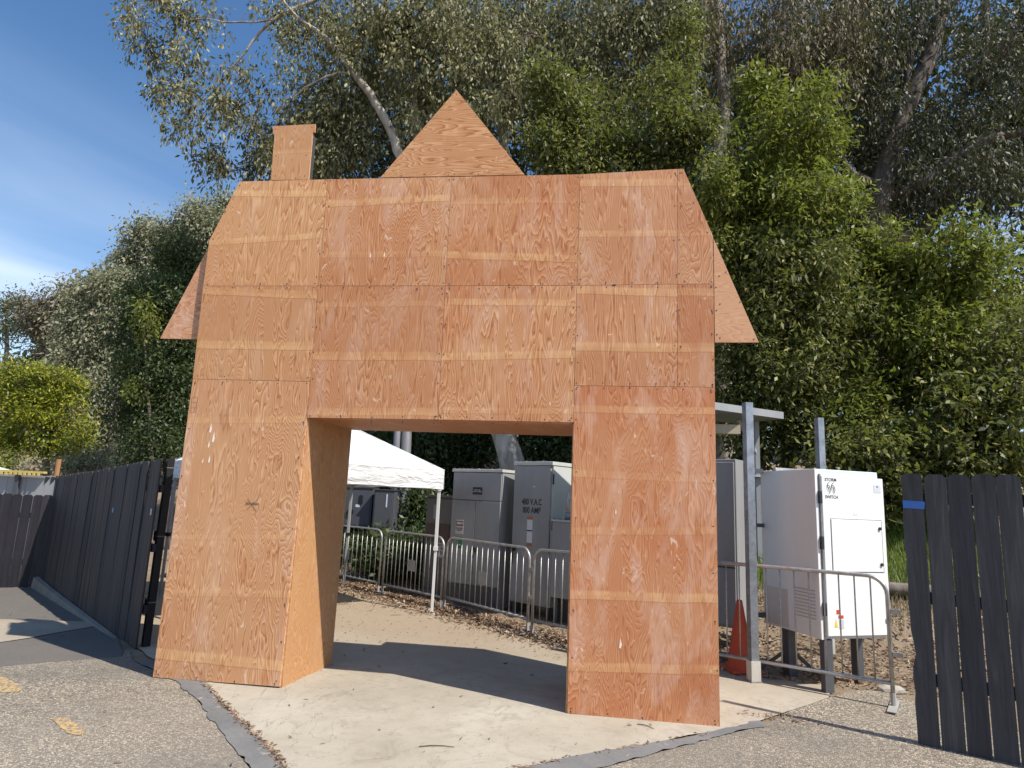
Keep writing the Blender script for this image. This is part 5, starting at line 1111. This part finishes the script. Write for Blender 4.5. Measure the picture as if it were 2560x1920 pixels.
L8 = tree('shrub', 'grey green scrub along the foot of the slope above the long fence', [[(210, 1050, 13, .04), (215, 990, 13, .03)]], B(13.5, (215, 1000, 56, 24, 80), (150, 1010, 40, 16, 36), (280, 985, 40, 24, 50), (60, 1010, 60, 12, 26)), (.12, .05, .35), FARG, M_BDARK, 'shrub', per=30, spread_=(.2, .2, .15), twigs=.4, seed=20)
# far dense wood behind everything
def treeline():
    rng = np.random.default_rng(77)
    bl = B(17, (650, 560, 120, 180, 200), (800, 300, 160, 200, 240), (1000, 200, 200, 220, 300), (1250, 200, 200, 220, 300), (1480, 240, 150, 220, 240), (1650, 420, 150, 160, 200), (1640, 150, 120, 110, 80), (1800, 700, 200, 160, 260), (2050, 760, 200, 150, 260), (2230, 700, 120, 160, 130), (1500, 700, 200, 200, 200), (1100, 700, 300, 250, 300), (800, 800, 200, 200, 200), (1830, 330, 90, 110, 60), (570, 700, 80, 160, 120), (1930, 130, 90, 160, 150), (2170, 330, 80, 100, 90), (2160, 120, 80, 90, 70), (1960, 330, 110, 70, 90), (1880, 480, 110, 80, 100), (1800, 100, 100, 120, 120), (2230, 130, 70, 130, 90), (2240, 280, 60, 80, 60), (2080, 330, 80, 60, 60))
    Cl = clusters(bl, rng); n = rng.poisson(26, len(Cl)); Q = np.repeat(Cl, n, axis=0) + rng.normal(size=(n.sum(), 3)) * .42
    V, Fc = leaf_quads(Q, .30, .13, .45, rng); arr_mesh('treeline', V, Fc, TL_, None, kind='stuff')
treeline()
def far_wood():
    rng = np.random.default_rng(78)
    bl = B(40, (300, 700, 120, 90, 300), (180, 760, 90, 80, 200), (150, 880, 160, 120, 420), (330, 860, 140, 140, 400), (90, 880, 60, 60, 120), (420, 620, 80, 80, 160), (240, 980, 240, 50, 260), (150, 705, 40, 24, 40))
    Cl = clusters(bl, rng, 1.0, (-1.2, 3.0, 2.0)); n = rng.poisson(30, len(Cl)); Q = np.repeat(Cl, n, axis=0) + rng.normal(size=(n.sum(), 3)) * .55
    V, Fc = leaf_quads(Q, .45, .22, .45, rng, None, .4); arr_mesh('far_wood', V, Fc, FARG, None, kind='stuff')
far_wood()
# pole with a conduit in the shade behind the canopy
def shade_pole():
    a, b_ = U(868, 1165, 8.6), U(876, 900, 8.6); g0 = float(GT(a[0], 8.6))
    p = thing('utility_pole', 'smooth grey pole with boxed conduit in the shade behind the canopy roof', 'pole', (a[0], 8.6, g0))
    MB().tube([(a[0], 8.6, g0), (a[0], 8.6, a[2]), (b_[0], 8.6, b_[2] + 1.5)], [.13, .125, .115], 12).build('pole', paint('grey_pole', (.13, .13, .14), .6, dirt=.4), p, smooth=True)
    c, d = U(849, 1118, 8.5), U(858, 930, 8.5)
    MB().tube([(c[0], 8.45, c[2]), (d[0], 8.45, d[2] + 1.2)], .075, 10).build('conduit', paint('conduit_grey', (.19, .19, .205), .5), p, smooth=True); MB().box(c[0] - .10, c[0] + .10, 8.37, 8.53, c[2] - .06, c[2]).build('conduit_cap', M_CABD, p)
    MB().tube([(c[0], 8.45, c[2] - .06), (c[0] + .05, 8.45, c[2] - .4), (c[0] - .02, 8.45, c[2] - .9)], .02, 6).build('cable', M_BLACK, p)
shade_pole()
# small house on the hill and a white pedestal by the fence
def hill_house():
    Y = 58; a, b_ = U(68, 716, Y), U(120, 716, Y); t = U(80, 700, Y); z0 = float(GT(a[0], Y))
    h = thing('hillside_house', 'small white house high on the tan hillside behind sparse trees', 'house', (a[0], Y, z0)); m1, m2 = paint('house_white', (.62, .62, .60), .7), paint('house_ochre', (.52, .42, .16), .7)
    MB().box(a[0], b_[0], Y, Y + 4, a[2] - .6, t[2]).build('wall', m1, h)
    MB().prism([(a[0] - .3, Y - .3, t[2] + .003), (b_[0] + .3, Y - .3, t[2] + .003), (b_[0] + .3, Y + 2, t[2] + .7), (a[0] - .3, Y + 2, t[2] + .7)], (0, 2.2, .0)).build('roof', m2, h)
    w = (b_[0] - a[0])
    for k in (.2, .5, .8): MB().box(a[0] + w * k - .25, a[0] + w * k + .25, Y - .03, Y - .005, t[2] - 1.0, t[2] - .35).build('window', M_CABD, h)
    q = U(306, 985, 14); g0 = float(GT(q[0], 14)); tp = U(306, 969, 14)[2]
    p = thing('pedestal', 'little white pedestal standing beyond the top of the long fence', 'pedestal', (q[0], 14, g0)); H_ = tp - g0
    lathe([(.16, 0), (.16, .06), (.07, .12), (.055, H_ - .12), (.10, H_ - .05), (.17, H_), (.0, H_)], 14).build('pedestal', M_WHITE, p, local=True, smooth=True)
hill_house()

# ================================================================== LITTER AND GRASS
def litter():
    rng = np.random.default_rng(21)
    def along(poly, n, wid):
        poly = np.array(poly); i = rng.integers(0, len(poly) - 1, n); t = rng.uniform(0, 1, (n, 1)); p = poly[i] * (1 - t) + poly[i + 1] * t
        return p + rng.normal(size=(n, 2)) * wid
    P = [along([(-2.2, 6.6), (-1.1, 5.7), (.25, 4.65), (1.75, 3.3), (3.3, 2.2)], 4300, .26), along([(-2.2, 6.9), (.2, 5.1), (1.8, 3.8), (3.4, 2.5)], 3500, .35)]
    n = 11000; x = rng.uniform(3.3, 10.5, n); y = rng.uniform(1.2, 5.4, n); k = (y > 1.5 + .10 * (5.3 - x)) & (y > 1.25); P.append(np.stack([x, y], 1)[k])
    P.append(np.stack([rng.uniform(-2, 3.2, 700), rng.uniform(2.0, 5, 700)], 1)); P.append(np.stack([rng.uniform(-3.5, 1.5, 3600), rng.uniform(6.0, 8.6, 3600)], 1)); P.append(np.stack([rng.uniform(-1, 3.4, 46), rng.uniform(-2.6, 2, 46)], 1)); P.append(np.stack([rng.uniform(-7, -3, 60), rng.uniform(1, 4, 60)], 1)); P.append(np.stack([rng.uniform(-2.5, 5, 40), rng.uniform(-3, 0, 40)], 1))
    P.append(along(e_in[1:7], 420, .018)); P.append(along(e_in[9:14], 60, .02)); P.append(along([(3.9, .40), (4.5, .25)], 40, .05))
    P = np.concatenate(P); n = len(P); z = GT(P[:, 0], P[:, 1]) + rng.uniform(.002, .028, n) * np.where(P[:, 1] > 1.2, 1, .25)
    d = rng.normal(size=(n, 3)); d[:, 2] *= .35; d /= np.linalg.norm(d, axis=1, keepdims=True); up = rng.normal(size=(n, 3)) * .4 + np.array([0, 0, 1]); w = np.cross(d, up); w /= np.linalg.norm(w, axis=1, keepdims=True); nn = np.cross(w, d)
    big = np.where(P[:, 1:2] > 1.0, 1.0, .6); dd_ = np.min([np.abs((P[:, 1] - ya) - (yb - ya) / (xb - xa) * (P[:, 0] - xa)) for (xa, ya, xb, yb) in ((-2.2, 6.6, 1.75, 3.3), (1.75, 3.3, 3.3, 2.2))], axis=0); big = np.where(((P[:, 0] < 3.3) & (P[:, 1] > 1.8) & (P[:, 1] < 5.5) & (dd_ > .55))[:, None], .48, big)
    l = rng.uniform(.03, .10, (n, 1)) * big; ww = rng.uniform(.014, .04, (n, 1)) * big; c = np.concatenate([P, z[:, None]], 1); cup = nn * l * rng.uniform(-.22, .22, (n, 1))
    V = np.stack([c - d * l * .5, c + w * ww * .5 + cup, c + d * l * .5, c - w * ww * .5 + cup], 1).reshape(-1, 3)
    V[:, 2] = np.maximum(V[:, 2], GT(V[:, 0], V[:, 1]) + .0055)
    tops = []
    for (rt, w_, d_, h_, k_) in ((c1, .64, .6, 2.183, 34), (c2, 1.0, .65, 2.213, 40), (c4, .8, .5, 1.468, 60), (c3, .7, .55, 1.758, 20)):
        cs, sn = math.cos(rt.rotation_euler[2]), math.sin(rt.rotation_euler[2]); lx_, ly_ = rng.uniform(0, w_, k_), rng.uniform(0, d_, k_) * rng.uniform(0, 1, k_)
        for a_, b_ in zip(lx_, ly_):
            q = np.array([rt.location[0] + cs * a_ - sn * b_, rt.location[1] + sn * a_ + cs * b_, rt.location[2] + h_]); t_ = rng.uniform(0, 6.28); e_ = np.array([math.cos(t_), math.sin(t_), .25]) * rng.uniform(.02, .045); f_ = np.array([-math.sin(t_), math.cos(t_), .1]) * .012
            tops += [q - e_ * [1, 1, 0], q + f_ + [0, 0, .006], q + e_ + [0, 0, .008], q - f_ + [0, 0, .006]]
    V = np.concatenate([V, np.array(tops)]); n = len(V) // 4
    m = leaf('dry_leaf', [(0, (.060, .036, .022)), (.3, (.13, .078, .048)), (.6, (.23, .15, .095)), (.85, (.34, .25, .17)), (1, (.50, .42, .32))], .12, .75, .25, (.3, .15, .05))
    arr_mesh('leaf_litter', V, np.arange(4 * n).reshape(n, 4), m, None, kind='stuff')
litter()
def grass():
    rng = np.random.default_rng(31)
    def blades(n, x0, x1, ya, yb, hmin, hmax, wid, name, m):
        x = rng.uniform(x0, x1, n); y = ya + (yb - ya) * rng.uniform(0, 1, n) ** .8; z = GT(x, y) - .02; a = rng.uniform(0, 2 * math.pi, n); h = rng.uniform(hmin, hmax, n); le = rng.uniform(.1, .7, n) * h
        dx, dy = np.cos(a), np.sin(a); p = np.stack([x, y, z], 1); w = np.stack([-dy, dx, 0 * dx], 1) * wid; mid = p + np.stack([dx * le * .35, dy * le * .35, h * .6], 1); tip = p + np.stack([dx * le, dy * le, h], 1)
        V = np.stack([p - w, p + w, mid + w * .7, mid - w * .7, tip], 1).reshape(-1, 3); i = np.arange(n)[:, None] * 5
        F4 = np.concatenate([i + np.array([[0, 1, 2, 3]]), i + np.array([[3, 2, 4, 4]])], 0)
        me = bpy.data.meshes.new(name); F = [tuple(f) for f in (i + np.array([[0, 1, 2, 3]]))] + [tuple(f) for f in (i + np.array([[3, 2, 4]]))]
        me.from_pydata(V.tolist(), [], [tuple(int(q) for q in f) for f in F]); me.materials.append(m); o = link(name, me); o['kind'] = 'stuff'
    mg = leaf('grass_blade', [(0, (.07, .13, .018)), (.5, (.15, .24, .035)), (.85, (.25, .31, .06)), (1, (.36, .34, .14))], .35, .5, .4)
    md = leaf('straw_blade', [(0, (.22, .17, .09)), (.5, (.38, .31, .18)), (1, (.50, .43, .28))], .2, .7, .3, (.3, .2, .08))
    blades(26000, 3.2, 9.5, 4.45, 8.0, .12, .38, .006, 'grass', mg); blades(5000, 3.2, 11, 3.9, 4.7, .05, .20, .005, 'dry_grass', md); blades(40, 4.0, 4.35, .30, .44, .03, .09, .003, 'dry_grass', md)
grass()
def bits():
    # fallen log and a stone on the bank, and the white scrap by the barrier foot
    r = thing('fallen_log', 'weathered grey log lying on the bank behind the right barrier post', 'log', (6.55, 4.55, float(GT(6.55, 4.55))))
    MB().tube([(-.7, .1, .10), (-.2, .02, .12), (.4, -.05, .11), (.9, -.08, .12)], [.07, .085, .09, .08], 9).build('log', bark('log_bark', (.13, .105, .08), (.20, .17, .14), (.06, .05, .04)), r, local=True, smooth=True)
    q = GND(1925, 1492); s_ = thing('stone', 'pale stone lying beside the foot of the right barrier', 'stone', q)
    bm = bmesh.new(); bmesh.ops.create_icosphere(bm, subdivisions=2, radius=.09); rnd = random.Random(4)
    for v in bm.verts: v.co = Vector((v.co.x * 1.5, v.co.y, max(v.co.z * .6, -.02))) * rnd.uniform(.88, 1.1)
    me = bpy.data.meshes.new('stone'); bm.to_mesh(me); bm.free(); me.materials.append(paint('pale_stone', (.42, .39, .34), .9, dirt=.4)); link('stone', me, s_)
bits()
